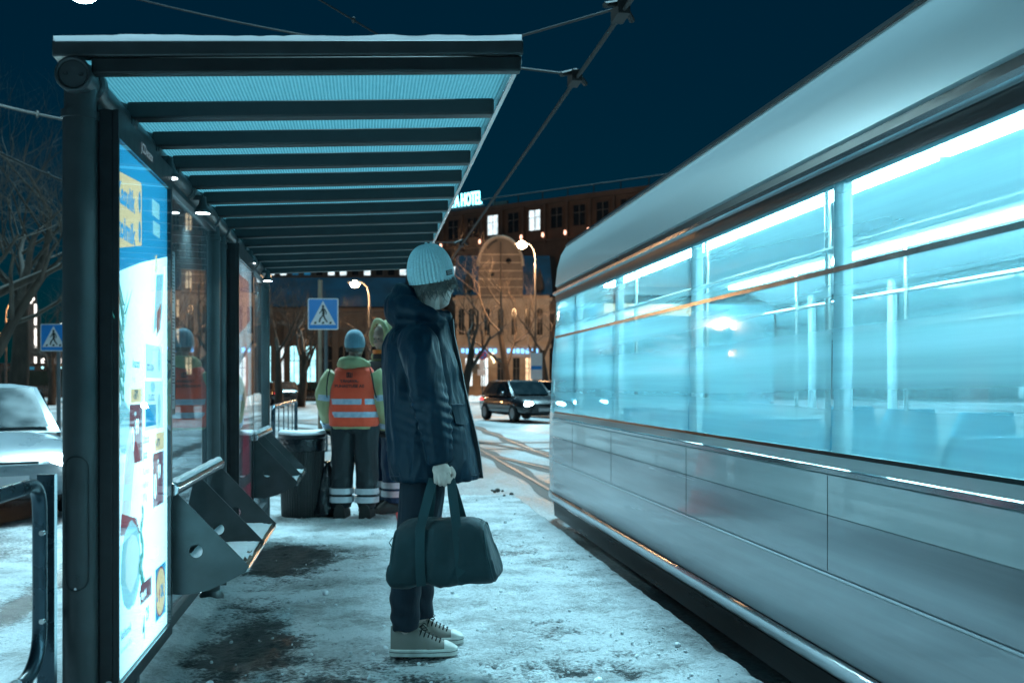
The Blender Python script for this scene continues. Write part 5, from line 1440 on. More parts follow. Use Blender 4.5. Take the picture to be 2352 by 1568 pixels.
    if hatm is not None:
        ht, hmx = hatmesh(Vector(hc) + Vector((-0.012, 0, 0.0)), 0, R(-6), 0.110, 0.092, 0.160, 26, 0.03, 4)
        ht.build('beanie', hatm, w, 0, True, 60)
        nk = MB(); rh2 = random.Random(4)
        for k in range(120):
            ph = rh2.uniform(0.6 * PI, 1.4 * PI); p = Vector(hc) + Vector((0.092 * math.cos(ph), 0.078 * math.sin(ph), 0.01)); nk.tube([p, p + Vector((-0.008, 0, -0.03)), p + Vector((-0.005, 0, -0.055))], [0.003, 0.003, 0.001], 4)
        nk.build('hair', M['hairm'], w, 0, True, 80)
    return w
w1 = at(814, 1190, 9.0); w2 = at(886, 1176, 9.45)
worker('person seen from behind in orange lettered vest and grey beanie', (w1.x, w1.y, 0.012), PI / 2 - YAW - R(4), M['work_trouser'], False, True, 1.0, M['grey_hat'])
worker('person in yellow hooded jacket facing the orange vest, half hidden by parka', (w2.x, w2.y, 0.012), PI + R(38), M['work_blue'], True, False, 1.065, None)
# ================================================================ street furniture on and by the platform
bp_ = at(694, 1186, 9.12)
bn = thing('rubbish_bin', 'dark ribbed round rubbish bin with bag liner and snow on the lid', 'bin', (bp_.x, bp_.y, 0.008))
rings = []
for z, r in ((0.0, 0.175), (0.012, 0.185), (0.10, 0.188), (0.62, 0.203), (0.635, 0.203)):
    rings.append([Vector((r * (1 + 0.014 * (1 if (k // 2) % 2 else -1)) * math.cos(2 * PI * k / 192), r * (1 + 0.014 * (1 if (k // 2) % 2 else -1)) * math.sin(2 * PI * k / 192), z)) for k in range(192)])
MB().loft(rings).build('bin_body', M['black_plastic'], bn)
rg = random.Random(8); rings = []
for z, r in ((0.60, 0.207), (0.64, 0.212), (0.69, 0.210), (0.715, 0.206)):
    rings.append([Vector(((r + rg.uniform(-0.004, 0.004)) * math.cos(2 * PI * k / 60), (r + rg.uniform(-0.004, 0.004)) * math.sin(2 * PI * k / 60), z + rg.uniform(-0.008, 0.008))) for k in range(60)])
M['binbag'] = mat('binbag', (0.006, 0.010, 0.014), 0.16, 0, 0.3, 12, 0.5, 40)
MB().loft(rings).build('bin_liner', M['binbag'], bn)
MB().lathe([(0.205, 0.71), (0.214, 0.72), (0.214, 0.745), (0.19, 0.752), (0.16, 0.752)], 48).build('bin_rim', M['black_plastic'], bn)
sn = MB(); rings = []
for r, z in ((0.212, 0.748), (0.213, 0.765), (0.200, 0.780), (0.16, 0.782), (0.08, 0.776), (0.01, 0.774)):
    rings.append([Vector(((r + 0.006 * math.sin(3 * a) + rg.uniform(-.002, .002)) * math.cos(a), (r + 0.006 * math.sin(2 * a)) * math.sin(a), z + 0.006 * math.sin(2 * a + 1) + rg.uniform(-.002, .002))) for a in np.linspace(0, 2 * PI, 48, endpoint=False)])
sn.loft(rings).build('snow_cap', M['snow'], bn)
# black refuse sack by the worker's feet
gp = at(762, 1180, 9.2)
gb = MB(); rings = []
for i, (z, r) in enumerate(((0.0, 0.10), (0.03, 0.13), (0.12, 0.12), (0.25, 0.09), (0.36, 0.06), (0.43, 0.035), (0.47, 0.022), (0.50, 0.05))):
    rings.append([Vector(((r * (1 + 0.18 * math.sin(7 * a + i))) * math.cos(a) + 0.02 * i / 4, r * (1 + 0.15 * math.sin(5 * a + 2 * i)) * math.sin(a), z)) for a in np.linspace(0, 2 * PI, 40, endpoint=False)])
gs = gb.loft(rings).build('refuse_sack', M['binbag']); gs.location = (gp.x - 0.06, gp.y - 0.1, 0.01)
tag(gs, 'crumpled black refuse sack on the snow beside the orange vested person', 'sack')
# traffic cone, mostly behind the duffel bag
cp = at(962, 1190, 8.9)
M['cone_red'] = mat('cone_red', (0.75, 0.045, 0.03), 0.45, 0, 0.1, 12)
cn = thing('traffic_cone', 'red traffic cone standing behind the duffel bag and legs', 'cone', (cp.x, cp.y, 0.012))
MB().lathe([(0.165, 0.035), (0.150, 0.06), (0.03, 0.70), (0.022, 0.71)], 32).build('cone', M['cone_red'], cn)
MB().box((0, 0, 0.018), (0.40, 0.40, 0.034)).build('cone_base', M['cone_red'], cn, 0.012)
MB().lathe([(0.121, 0.22), (0.124, 0.22), (0.100, 0.35), (0.097, 0.35)], 32).build('cone_band', M['reflect_white'], cn)
# tubular railing next to the camera: one rounded loop bolted to a post
def arc(p0, p1, p2, n=8):
    p0, p1, p2 = Vector(p0), Vector(p1), Vector(p2); return [(1 - t) ** 2 * p0 + 2 * t * (1 - t) * p1 + t * t * p2 for t in np.linspace(0, 1, n)]
rl_ = thing('tube_railing', 'snow dusted tubular steel railing loop beside the near shelter post', 'railing', (-0.955, 3.1, RZ))
def rp2(mb, name, m, parent=None):
    o = mb.build(name, m, parent or rl_, 0, True, 40); 
    if parent is None: o.location = (0.955, -3.1, -RZ)
    return o
X_ = -0.955; zt_, zb_ = 0.925, 0.375; yn = 3.12
loop = [(X_, 1.2, zt_), (X_, 2.9, zt_)] + arc((X_, yn - 0.09, zt_), (X_, yn, zt_), (X_, yn, zt_ - 0.09)) + [(X_, yn, zb_ + 0.16)] + arc((X_, yn, zb_ + 0.13), (X_, yn, zb_), (X_, yn - 0.17, zb_)) + [(X_, 2.6, zb_), (X_, 1.2, zb_)]
lp_ = rp2(MB().tube(loop, 0.0205, 16), 'loop', M['steel_rail'])
rp2(MB().span((X_ - 0.025, yn + 0.055, RZ), (X_ + 0.025, yn + 0.082, zt_ + 0.02)), 'flat_post', M['steel_rail'])
for z in (0.78, 0.52):
    rp2(MB().tube([(X_ + 0.012, yn - 0.024, z), (X_ + 0.012, yn - 0.012, z)], [0.008, 0.0085], 10), 'bolt', M['stainless'], lp_)
    rp2(MB().span((X_ - 0.008, yn + 0.015, z - 0.012), (X_ + 0.008, yn + 0.056, z + 0.012)), 'bracket', M['steel_rail'], lp_)
sb = MB(); rings = []
for k in range(30):
    y = 2.0 + 0.92 * k / 29; h = 0.008 * rg.random()
    rings.append([Vector((X_ + 0.021 * math.sin(a), y, zb_ + 0.021 * math.cos(a) + (h if abs(a) < 0.8 else -0.002))) for a in np.linspace(-1.1, 1.1, 7)])
rp2(sb.loft(rings, False), 'snow_strip', M['snow'])
rp2(MB().tube([(X_, 2.1, RZ), (X_, 2.1, zt_)], 0.02, 12), 'post', M['steel_rail'])
# barrier behind the bin
def barrier(label, x, ya, yb, n):
    t = thing('pedestrian_barrier', label, 'barrier', (x, ya, RZ))
    def q(mb, nm): 
        o = mb.build(nm, M['steel_rail'], t, 0, True, 40); o.location = (-x, -ya, -RZ)
    q(MB().tube([(x, ya, RZ), (x, ya, 0.78)] + arc((x, ya, 0.82), (x, ya, 0.93), (x, ya + 0.12, 0.95)) + arc((x, yb - 0.12, 0.95), (x, yb, 0.93), (x, yb, 0.82)) + [(x, yb, RZ)], 0.026, 10), 'hoop')
    q(MB().tube([(x, ya, 0.12), (x, yb, 0.12)], 0.018, 8), 'lower_rail')
    for k in range(1, n):
        y = ya + (yb - ya) * k / n; q(MB().box((x, y, 0.53), (0.012, 0.05, 0.82)), 'upright')
barrier('dark steel pedestrian barrier with uprights beyond the rubbish bin', -1.06, 11.8, 15.6, 5)

# pedestrian crossing signs
M['sign_blue'] = mat('sign_blue', (0.01, 0.22, 0.62), 0.4, 0, 0.05, 5); M['sign_white'] = mat('sign_white', (0.78, 0.74, 0.76), 0.4, 0, 0.05, 5); M['sign_ink'] = mat('sign_ink', (0.01, 0.01, 0.01), 0.5)
M['pole_warm'] = mat('pole_warm', (0.36, 0.25, 0.18), 0.5, 0.2, 0.2, 6); M['pole_grey'] = mat('pole_grey', (0.14, 0.15, 0.16), 0.5, 0.4, 0.2, 6)
def crossing_sign(label, c, poles, mirror=1):
    t = thing('crossing_sign', label, 'sign', (c.x, c.y, RZ), -YAW, 'pedestrian crossing signs')
    z0 = c.z - RZ
    def rrect(w, h, r, y, n=6):
        pts = []
        for cx, cz, a0 in ((w - r, h - r, 0), (-w + r, h - r, PI / 2), (-w + r, -h + r, PI), (w - r, -h + r, 1.5 * PI)):
            for k in range(n + 1): pts.append(Vector((cx + r * math.cos(a0 + k * PI / 2 / n), y, z0 + cz + r * math.sin(a0 + k * PI / 2 / n))))
        return pts
    pn = MB().prism(rrect(0.305, 0.315, 0.035, 0.0), (0, 0.02, 0)).build('panel', M['sign_white'], t, 0, False)
    def f(poly, m, y, name):
        MB().add([(mirror * a * 0.3, y, z0 + b * 0.3) for a, b in poly], [tuple(range(len(poly)))]).build(name, m, pn, 0, False)
    MB().add(rrect(0.285, 0.295, 0.025, -0.003), [tuple(range(28))]).build('blue_field', M['sign_blue'], pn, 0, False)
    f([(-0.86, -0.72), (0.86, -0.72), (0, 0.88)], M['sign_white'], -0.006, 'triangle')
    y = -0.009
    f([(0.085 * math.cos(a), 0.50 + 0.10 * math.sin(a)) for a in np.linspace(0, 2 * PI, 14, endpoint=False)], M['sign_ink'], y, 'figure_head')
    f([(-0.10, 0.38), (0.08, 0.40), (0.13, 0.05), (0.10, -0.10), (-0.06, -0.10), (-0.06, 0.15)], M['sign_ink'], y - 0.001, 'figure_torso')
    f([(-0.06, -0.08), (0.06, -0.08), (-0.12, -0.32), (-0.20, -0.56), (-0.30, -0.56), (-0.24, -0.30)], M['sign_ink'], y - 0.002, 'figure_leg')
    f([(-0.02, -0.08), (0.10, -0.08), (0.16, -0.26), (0.34, -0.54), (0.26, -0.58), (0.06, -0.30)], M['sign_ink'], y - 0.003, 'figure_leg')
    f([(0.06, 0.36), (0.14, 0.34), (0.26, 0.10), (0.24, -0.05), (0.18, -0.04), (0.19, 0.10)], M['sign_ink'], y - 0.004, 'figure_arm')
    f([(-0.08, 0.36), (-0.04, 0.28), (-0.12, 0.12), (-0.24, 0.0), (-0.27, 0.05), (-0.17, 0.16)], M['sign_ink'], y - 0.005, 'figure_arm')
    for a in (-0.52, 0.0, 0.50):
        f([(a - 0.09, -0.66), (a + 0.06, -0.66), (a + 0.10, -0.52), (a - 0.04, -0.52)], M['sign_ink'], y, 'stripe')
    for dx, top, m, r in poles:
        MB().tube([(dx, 0.06, -0.02), (dx, 0.06, top)], r, 12).build('pole', m, t)
    return t
crossing_sign('blue pedestrian crossing sign on a warm lit pole above the vested person', at(742, 721, 20.0), ((-0.07, 3.45, M['pole_warm'], 0.045), (0.045, 2.45, M['pole_grey'], 0.04)))
crossing_sign('blue pedestrian crossing sign at far left beside the near shelter post', at(123, 775, 23.0), ((0.09, 2.55, M['pole_grey'], 0.045),))

# ================================================================ street lamps
M['lamp_white'] = emit('lamp_white', (0.85, 1.0, 0.97), 60); M['lamp_warm'] = emit('lamp_warm', (1.0, 0.72, 0.42), 60); M['lamp_orange'] = emit('lamp_orange', (1.0, 0.55, 0.22), 30)
M['lamp_post'] = mat('lamp_post', (0.10, 0.10, 0.10), 0.5, 0.4, 0.2, 4)
def street_lamp(label, c, arm, mat_, energy, col, r=0.14, soft=0.2):
    base = c + Vector(arm); t = thing('street_lamp', label, 'street lamp', (base.x, base.y, RZ), 0, 'street lamps')
    def q(mb, nm, m, parent=None):
        o = mb.build(nm, m, parent or t); 
        if parent is None: o.location = (-base.x, -base.y, -RZ)
        return o
    top = Vector((base.x, base.y, c.z + 0.2))
    q(MB().tube([(base.x, base.y, RZ), (base.x, base.y, 1.5), (base.x, base.y, c.z - 1.2)], [0.11, 0.09, 0.06], 12), 'mast', M['lamp_post'])
    q(MB().tube(arc((base.x, base.y, c.z - 1.2), (base.x, base.y, c.z + 0.35), c + Vector((0, 0, 0.14)), 12), 0.035, 8), 'arm', M['lamp_post'])
    hd = q(MB().ell(c + Vector((0, 0, 0.09)), (r * 1.5, r * 1.5, 0.09), 20, 10), 'lamp_head', M['lamp_post'])
    q(MB().ell(c, (r, r, r * 0.75), 20, 12), 'globe', mat_, hd)
    ld = bpy.data.lights.new('lamp_light', 'POINT'); ld.energy = energy; ld.color = col; ld.shadow_soft_size = soft
    lo = bpy.data.objects.new('lamp_light', ld); COL.objects.link(lo); lo.parent = t; lo.location = Vector((c.x, c.y, c.z - r - 0.08 - soft)) - Vector((base.x, base.y, RZ))
    return t
street_lamp('cold white street lamp glowing above the shelter at the top left', at(190, -20, 11.5), (-1.6, 0.5, 0), M['lamp_white'], 350, (0.45, 0.88, 1.0), 0.17, 0.2)
street_lamp('bright warm street lamp above the bare trees near the tram end', at(1199, 562, 70), (1.0, 0.3, 0), M['lamp_warm'], 5200, (1.0, 0.56, 0.27), 0.34, 0.3)
street_lamp('warm street lamp shining beyond the crossing sign', at(815, 652, 62), (0.9, 0, 0), M['lamp_warm'], 1900, (1.0, 0.58, 0.28), 0.28, 0.3)
street_lamp('orange street lamp left of the light strung tower', at(55, 692, 70), (-1.2, 0, 0), M['lamp_orange'], 1200, (1.0, 0.5, 0.2), 0.22, 0.3)
street_lamp('small orange street lamp low at the left edge', at(18, 765, 95), (-1.0, 0, 0), M['lamp_orange'], 800, (1.0, 0.5, 0.2), 0.25, 0.3)

# ================================================================ bare trees
M['bark'] = mat('bark', (0.070, 0.052, 0.040), 0.85, 0, 0.4, 6, 0.4, 18, stretch=(1, 1, 0.3))
def bare_tree(label, base, h, seed, spread=0.55, depth=5, trunk_r=0.28, low=0.30):
    rr = random.Random(seed); t = thing('bare_tree', label, 'tree', (base.x, base.y, RZ), 0, 'bare winter trees')
    tk, cr = MB(), MB(); tips = []
    def grow(p, d, ln, r, lv):
        n = 4; pts = [p]; rad = [r]; q = p
        for k in range(n):
            d = (d + Vector((rr.uniform(-1, 1), rr.uniform(-1, 1), rr.uniform(-0.3, 0.7))) * (0.10 if lv == 0 else 0.22)).normalized()
            q = q + d * ln / n; pts.append(q); rad.append(r * (1 - 0.45 * (k + 1) / n))
        (tk if lv == 0 else cr).tube(pts, rad, 10 if lv == 0 else (6 if lv < 3 else 4), cap=lv == 0)
        if lv >= depth: return
        kids = rr.randint(3, 4) if lv else rr.randint(4, 5)
        for k in range(kids):
            f = rr.uniform(0.45, 1.0) if k else 1.0; i = min(n - 1, int(f * n)); s = pts[i].lerp(pts[i + 1], f * n - i) if i < n else pts[-1]
            a = rr.uniform(0, 2 * PI); side_ = d.orthogonal().normalized(); side_ = Matrix.Rotation(a, 3, d) @ side_
            nd = (d * (1 - spread) + side_ * spread * rr.uniform(0.7, 1.3) + Vector((0, 0, 0.18))).normalized()
            grow(s, nd, ln * rr.uniform(0.58, 0.80), rad[min(i, n)] * rr.uniform(0.42, 0.60), lv + 1)
    grow(Vector((0, 0, -0.1)), Vector((rr.uniform(-.05, .05), rr.uniform(-.05, .05), 1)), h * low, trunk_r, 0)
    tk.build('trunk', M['bark'], t, 0, True, 80); cr.build('crown', M['bark'], t, 0, True, 80)
    return t
def tb(px, Z): p = at(px, 900, Z); return Vector((p.x, p.y, 0))
bare_tree('bare tree glowing orange under the bright warm lamp', tb(1168, 72), 12.5, 3, 0.55, 5, 0.30, 0.42)
bare_tree('dark bare tree just right of the parka collar', tb(1062, 46), 8.6, 5, 0.50, 5, 0.26, 0.36)
bare_tree('bare tree half hidden behind the tram end', tb(1262, 68), 10.5, 8, 0.55, 5, 0.28, 0.36)
bare_tree('bare tree lit orange beside the far warm lamp', tb(862, 60), 8.0, 11, 0.60, 5, 0.24, 0.34)
bare_tree('dark bare tree left of the crossing sign, nearest the shelter', tb(640, 55), 8.0, 13, 0.50, 5, 0.26, 0.40)
bare_tree('dark bare tree in front of the blue lit arched windows', tb(690, 58), 8.2, 17, 0.50, 5, 0.28, 0.40)
bare_tree('slim bare tree between the far lamp and the parka hood', tb(925, 64), 7.5, 19, 0.55, 5, 0.22, 0.36)
bare_tree('tall dark bare tree at the far left edge', tb(30, 30), 12, 23, 0.50, 5, 0.35, 0.34)
bare_tree('broad dark bare tree filling the upper left corner', tb(-40, 19), 12, 41, 0.58, 6, 0.32, 0.26)
bare_tree('dark bare tree behind the left crossing sign', tb(118, 62), 9.5, 29, 0.55, 5, 0.28, 0.34)
bare_tree('bare tree seen through the first shelter pane', tb(432, 38), 9.5, 31, 0.55, 5, 0.26, 0.34)

# ================================================================ buildings
def wallmat(name, col, bricks=3.0, var=0.25, bump=0.3):
    return mat(name, col, 0.85, 0, var, 0.8, bump, 12)
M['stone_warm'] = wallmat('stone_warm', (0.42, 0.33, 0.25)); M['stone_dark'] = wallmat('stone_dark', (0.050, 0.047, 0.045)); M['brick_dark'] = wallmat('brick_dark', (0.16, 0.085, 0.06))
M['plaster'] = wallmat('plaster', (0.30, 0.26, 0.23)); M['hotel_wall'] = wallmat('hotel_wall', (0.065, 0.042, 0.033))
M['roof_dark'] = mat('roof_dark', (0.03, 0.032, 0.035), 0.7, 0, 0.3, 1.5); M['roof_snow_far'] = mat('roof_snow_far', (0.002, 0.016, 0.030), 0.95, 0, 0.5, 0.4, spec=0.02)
M['win_dark'] = mat('win_dark', (0.012, 0.016, 0.020), 0.08, 0, 0.2, 2); M['win_frame'] = mat('win_frame', (0.10, 0.09, 0.08), 0.6)
M['win_cyan'] = emit('win_cyan', (0.40, 0.90, 1.0), 1.3, 0.5, 1.2); M['win_white'] = emit('win_white', (0.80, 0.95, 1.0), 0.9, 0.5, 1.5); M['win_warm'] = emit('win_warm', (1.0, 0.70, 0.42), 0.9, 0.5, 1.5); M['win_blue'] = emit('win_blue', (0.01, 0.22, 0.45), 0.30, 0.4, 1)
M['blue_led'] = emit('blue_led', (0.15, 0.48, 1.0), 2.2); M['warm_led'] = emit('warm_led', (1.0, 0.50, 0.34), 2.4); M['gold_led'] = emit('gold_led', (1.0, 0.82, 0.5), 2.5); M['white_led'] = emit('white_led', (1.0, 0.93, 0.86), 2.2)
M['neon'] = emit('neon', (0.25, 0.85, 1.0), 4.0)
class Facade:
    """building with a front wall; local x runs along the front, y goes back, z up"""
    def __init__(s, name, label, origin, rz_, w, h, d, wall, group=None):
        s.t = thing(name, label, 'building', (origin.x, origin.y, RZ), rz_, group or 'buildings across the square'); s.w, s.h, s.d = w, h, d; s.wall = wall
        MB().span((0, 0, -0.2), (w, d, h)).build('wall', wall, s.t)
    def win(s, x, z, w, h, m, arched=False, sill=True, depth=0.14, bars=True):
        pts = [(x - w / 2, z), (x + w / 2, z)]
        if arched:
            pts += [(x + w / 2 * math.cos(a), z + h - w / 2 + w / 2 * math.sin(a)) for a in np.linspace(0, PI, 11)]
        else: pts += [(x + w / 2, z + h), (x - w / 2, z + h)]
        fr = MB(); cx = x; cz = z + h / 2
        out = [(cx + (a - cx) * (1 + 0.26 / w), cz + (b - cz) * (1 + 0.26 / h)) for a, b in pts]; n = len(pts); vs = []; fs = []
        for (ring, y) in ((out, -0.001), (out, -0.12), (pts, -0.12), (pts, -0.02)): vs += [(a, y, b) for a, b in ring]
        for l in range(3):
            for k in range(n): fs.append((l * n + k, l * n + (k + 1) % n, (l + 1) * n + (k + 1) % n, (l + 1) * n + k))
        o = fr.add(vs, fs).build('window', s.wall, s.t)
        MB().add([(a, -0.022, b) for a, b in pts], [tuple(range(n))]).build('pane', m, o, 0, False)
        if bars:
            MB().span((x - 0.035, -0.07, z), (x + 0.035, -0.03, z + h)).build('mullion', M['win_frame'], o); MB().span((x - w / 2, -0.068, z + h * 0.62), (x + w / 2, -0.032, z + h * 0.62 + 0.06)).build('transom', M['win_frame'], o)
        if sill: MB().span((x - w / 2 - 0.2, -0.2, z - 0.16), (x + w / 2 + 0.2, -0.002, z - 0.06)).build('sill', s.wall, o)
        return o
    def part(s, mb, name, m): return mb.build(name, m, s.t)
    def cornice(s, z, p=0.25, h=0.25): return s.part(MB().span((-p, -p, z), (s.w + p, s.d * 0.5, z + h)), 'cornice', s.wall)
    def roof(s, h, m, over=0.4, ridge=0.5):
        z = s.h + 0.002; yb = s.d + over; yr = s.d * ridge
        q = MB().add([(-over, -over, z), (s.w + over, -over, z), (s.w + over, yb, z), (-over, yb, z), (-over, yr, z + h), (s.w + over, yr, z + h)], [(0, 1, 5, 4), (2, 3, 4, 5), (0, 4, 3), (1, 2, 5), (0, 3, 2, 1)])
        return s.part(q, 'roof', m)
def facing(pxl, pxr, Z):
    a = at(pxl, 880, Z); b = at(pxr, 880, Z); return Vector((a.x, a.y, 0)), -YAW, (b - a).length
# corner house of warm stone with a round gable
o_, rz_, w_ = facing(1046, 1262, 92)
k_ = 92 / FPX
def zpx(y): return CAM_H + (880 - y) * k_ - RZ
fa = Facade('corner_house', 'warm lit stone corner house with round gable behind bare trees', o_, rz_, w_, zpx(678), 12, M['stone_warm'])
def lx(px): return (px - 1046) * k_
fa.cornice(zpx(690)); fa.cornice(zpx(798), 0.18, 0.3)
gab = []
for a in np.linspace(0, PI, 17): gab.append((lx(1150) + 2.05 * math.cos(a), zpx(612) + (zpx(545) - zpx(612)) * math.sin(a)))
gab = [(lx(1150) + 2.05, zpx(686))] + gab + [(lx(1150) - 2.05, zpx(686))]
M['stone_mid'] = wallmat('stone_mid', (0.17, 0.13, 0.10)); gb_ = fa.part(MB().prism([(a, -0.35, b) for a, b in gab], (0, 0.9, 0)), 'gable', M['stone_mid'])
MB().tube([(a, -0.42, b) for a, b in gab[1:-1]], 0.14, 8).build('gable_coping', M['stone_warm'], gb_)
for (px, py, r) in ((1130, 630, 0.24), (1168, 600, 0.26)):
    MB().lathe([(r, -0.40), (r, -0.36)], 20, (lx(px), 0, zpx(py)), 'Y').build('roundel', M['win_dark'], gb_)
for k in range(7):
    a = PI * 0.58 + k * 0.09; MB().box((lx(1150) + 1.65 * math.cos(a), -0.37, zpx(612) + (zpx(552) - zpx(612)) * math.sin(a)), (0.18, 0.05, 0.22)).build('gable_stone', M['stone_dark'], gb_)
for k in range(6):
    zc = zpx(680) + k * 0.75; hw = 2.0 if zc < zpx(612) else 2.05 * math.sqrt(max(0.05, 1 - ((zc - zpx(612)) / (zpx(545) - zpx(612))) ** 2)) - 0.1
    MB().span((lx(1150) - hw, -0.40, zc), (lx(1150) + hw, -0.352, zc + 0.10)).build('string_course', M['stone_warm'], gb_)
for k in range(5): fa.win(lx(1122) + k * 0.58, zpx(676), 0.30, 1.0, M['win_dark'], True, False, bars=False)
MB().span((lx(1150) - 0.05, -0.45, zpx(686)), (lx(1150) + 0.05, -0.36, zpx(556))).build('gable_rib', M['stone_dark'], gb_)
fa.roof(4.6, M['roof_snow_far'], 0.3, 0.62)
for px in (1060, 1083, 1119, 1150, 1181, 1212, 1240):
    fa.win(lx(px), zpx(769), 0.52, zpx(708) - zpx(769), M['win_dark'], True)
for px in (1101, 1135, 1166, 1198, 1226):
    fa.part(MB().span((lx(px) - 0.16, -0.16, zpx(795)), (lx(px) + 0.16, -0.003, zpx(690))), 'pilaster', M['stone_warm'])
for k, (px, m) in enumerate(((1077, 'win_white'), (1113, 'win_white'), (1150, 'win_dark'), (1186, 'win_dark'), (1215, 'win_warm'), (1242, 'win_dark'))):
    fa.win(lx(px), zpx(886), 0.62, zpx(822) - zpx(886), M[m], False)
for k in range(17):
    px = 1064 + k * 10.5
    if k in (8, 9): continue
    mm = MB(); rx = random.Random(k)
    fa.part(MB().span((lx(px) - 0.15, -0.30, zpx(812 - rx.uniform(0, 3))), (lx(px) + 0.12, -0.26, zpx(801))), 'light_garland', M['blue_led'])
for k in range(9):
    a = k / 8; fa.part(MB().ell((lx(1132 - 3 * math.sin(a * 5)), -0.5, zpx(812 + 20 * a)), (0.09, 0.09, 0.09), 8, 6), 'fairy_light', M['gold_led'])
for s in (1075, 1240): 
    q = MB().lathe([(0.5, 0), (0.45, 1.2), (0.02, 2.6)], 8, (lx(s), 1.0, fa.h)); fa.part(q, 'turret', M['roof_dark'])
# hotel, its long wall running obliquely behind
hp1, hp2 = at(1003, 880, 118), at(1500, 880, 101)
hd = (Vector((hp2.x, hp2.y, 0)) - Vector((hp1.x, hp1.y, 0))).normalized()
ho = Vector((hp1.x, hp1.y, 0)) - hd * 40
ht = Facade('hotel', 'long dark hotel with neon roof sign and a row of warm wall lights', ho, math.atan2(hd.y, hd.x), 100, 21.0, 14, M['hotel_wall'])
ht.cornice(20.9, 0.5, 0.5); ht.cornice(16.9, 0.3, 0.25)
rh_ = random.Random(6)
for k in range(34):
    x = 2 + k * 2.9
    lit = 'win_white' if k in (13, 14, 15, 16, 18, 19) and rh_.random() < 0.75 else ('win_white' if rh_.random() < 0.08 else 'win_dark')
    ht.win(x, 18.2, 1.5, 2.2, M[lit], False, False)
    ht.part(MB().span((x + 1.32, -0.35, 16.7), (x + 1.58, -0.003, 20.9)), 'pilaster', M['hotel_wall'])
    ht.part(MB().ell((x + 1.45, -0.62, 17.5), (0.14, 0.14, 0.26), 10, 8), 'wall_light', M['warm_led'])
    if k % 2 == 0: ht.win(x, 12.8, 1.5, 2.2, M['win_white' if rh_.random() < 0.18 else 'win_dark'], False, False)
ht.part(MB().tube([(0, 0.6, 22.5), (100, 0.6, 22.5)], 0.06, 6), 'roof_railing', M['wire'])
for k in range(30): ht.part(MB().tube([(2 + 3.3 * k, 0.6, 21.4), (2 + 3.3 * k, 0.6, 22.5)], 0.06, 6), 'railing_post', M['wire'])
for k, (x, w2, h2, m) in enumerate(((46, 2.2, 1.0, 'win_cyan'), (69.5, 2.4, 1.3, 'win_cyan'), (74.0, 0.8, 1.8, 'blue_led'))):
    ht.part(MB().span((x, 3, 21.6), (x + w2, 3.2, 21.6 + h2)), 'rooftop_light', M[m] if k else M['roof_dark'])
sg = thing('hotel_sign', 'glowing cyan rooftop letters reading SPA HOTEL', 'sign', ho, math.atan2(hd.y, hd.x))
sgo = box_text('& SPA HOTEL', 2.1, M['neon'], sg, 46.9, -0.2, 21.75, 0.02, 0.06, 'lettering', 'RIGHT', 0.46, (PI / 2, 0, 0))
MB().tube([(39, 0.2, 21.6), (47, 0.2, 21.6)], 0.08, 6).build('sign_rail', M['wire'], sg)
# low hall with tall arched lit windows behind the trees
o_, rz_, w_ = facing(520, 905, 84); k2 = 84 / FPX
def z2(y): return CAM_H + (880 - y) * k2 - RZ
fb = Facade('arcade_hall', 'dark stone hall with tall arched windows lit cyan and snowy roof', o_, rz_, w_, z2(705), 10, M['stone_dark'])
for px, m in ((546, 'win_cyan'), (582, 'win_white'), (616, 'win_cyan'), (644, 'win_white'), (676, 'win_cyan'), (713, 'win_cyan'), (752, 'win_dark'), (790, 'win_dark'), (828, 'win_dark'), (866, 'win_dark')):
    fb.win((px - 520) * k2, z2(886), 1.25, z2(794) - z2(886), M[m], True)
for px in (565, 599, 630, 660, 695, 733, 771, 809, 847, 885):
    fb.part(MB().span(((px - 520) * k2 - 0.25, -0.25, 0), ((px - 520) * k2 + 0.25, -0.003, z2(730))), 'buttress', M['stone_dark'])
    fb.win((px - 520) * k2, z2(766), 0.5, z2(742) - z2(766), M['win_dark'], False, False, bars=False)
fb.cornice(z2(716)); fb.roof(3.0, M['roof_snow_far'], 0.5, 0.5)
o_, rz_, w_ = facing(470, 1010, 116); k3 = 116 / FPX
def z3(y): return CAM_H + (880 - y) * k3 - RZ
fc = Facade('dark_block', 'tall dark block with a few lit upper windows below the shelter roof', o_, rz_, w_, z3(585), 14, M['stone_dark'])
rc = random.Random(16)
for r_, py in enumerate((632, 668, 704, 740)):
    for k in range(19):
        px = 486 + k * 27.5
        lit = (r_ == 0 and k in (5, 6, 10, 13, 16)) or rc.random() < 0.03
        m = 'win_white' if lit else ('win_blue' if (r_ == 0 and k in (7, 8)) else 'win_dark')
        fc.win((px - 470) * k3, z3(py), 0.75, z3(py - 24) - z3(py), M[m], False, False, bars=False)
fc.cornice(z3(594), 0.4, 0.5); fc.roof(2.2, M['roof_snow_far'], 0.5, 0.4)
# added brick block standing in for a warm reflection in the shelter glass
o_, rz_, w_ = facing(300, 512, 66); k4 = 66 / FPX
def z4(y): return CAM_H + (880 - y) * k4 - RZ
fd = Facade('reflection_block', 'added brick block standing in for a warm reflection in the shelter glass', o_, rz_, w_, z4(440), 10, M['brick_dark'])
rd = random.Random(21)
for r_ in range(6):
    for k in range(7):
        lit = rd.random() < 0.35
        fd.win((318 + k * 29 - 300) * k4, z4(860 - r_ * 66), 0.42, 1.15, M['win_warm' if lit else 'win_dark'], r_ == 3, True)
for r_ in range(1, 6): fd.cornice(z4(872 - r_ * 66), 0.12, 0.12)
fd.roof(2.0, M['roof_dark'])
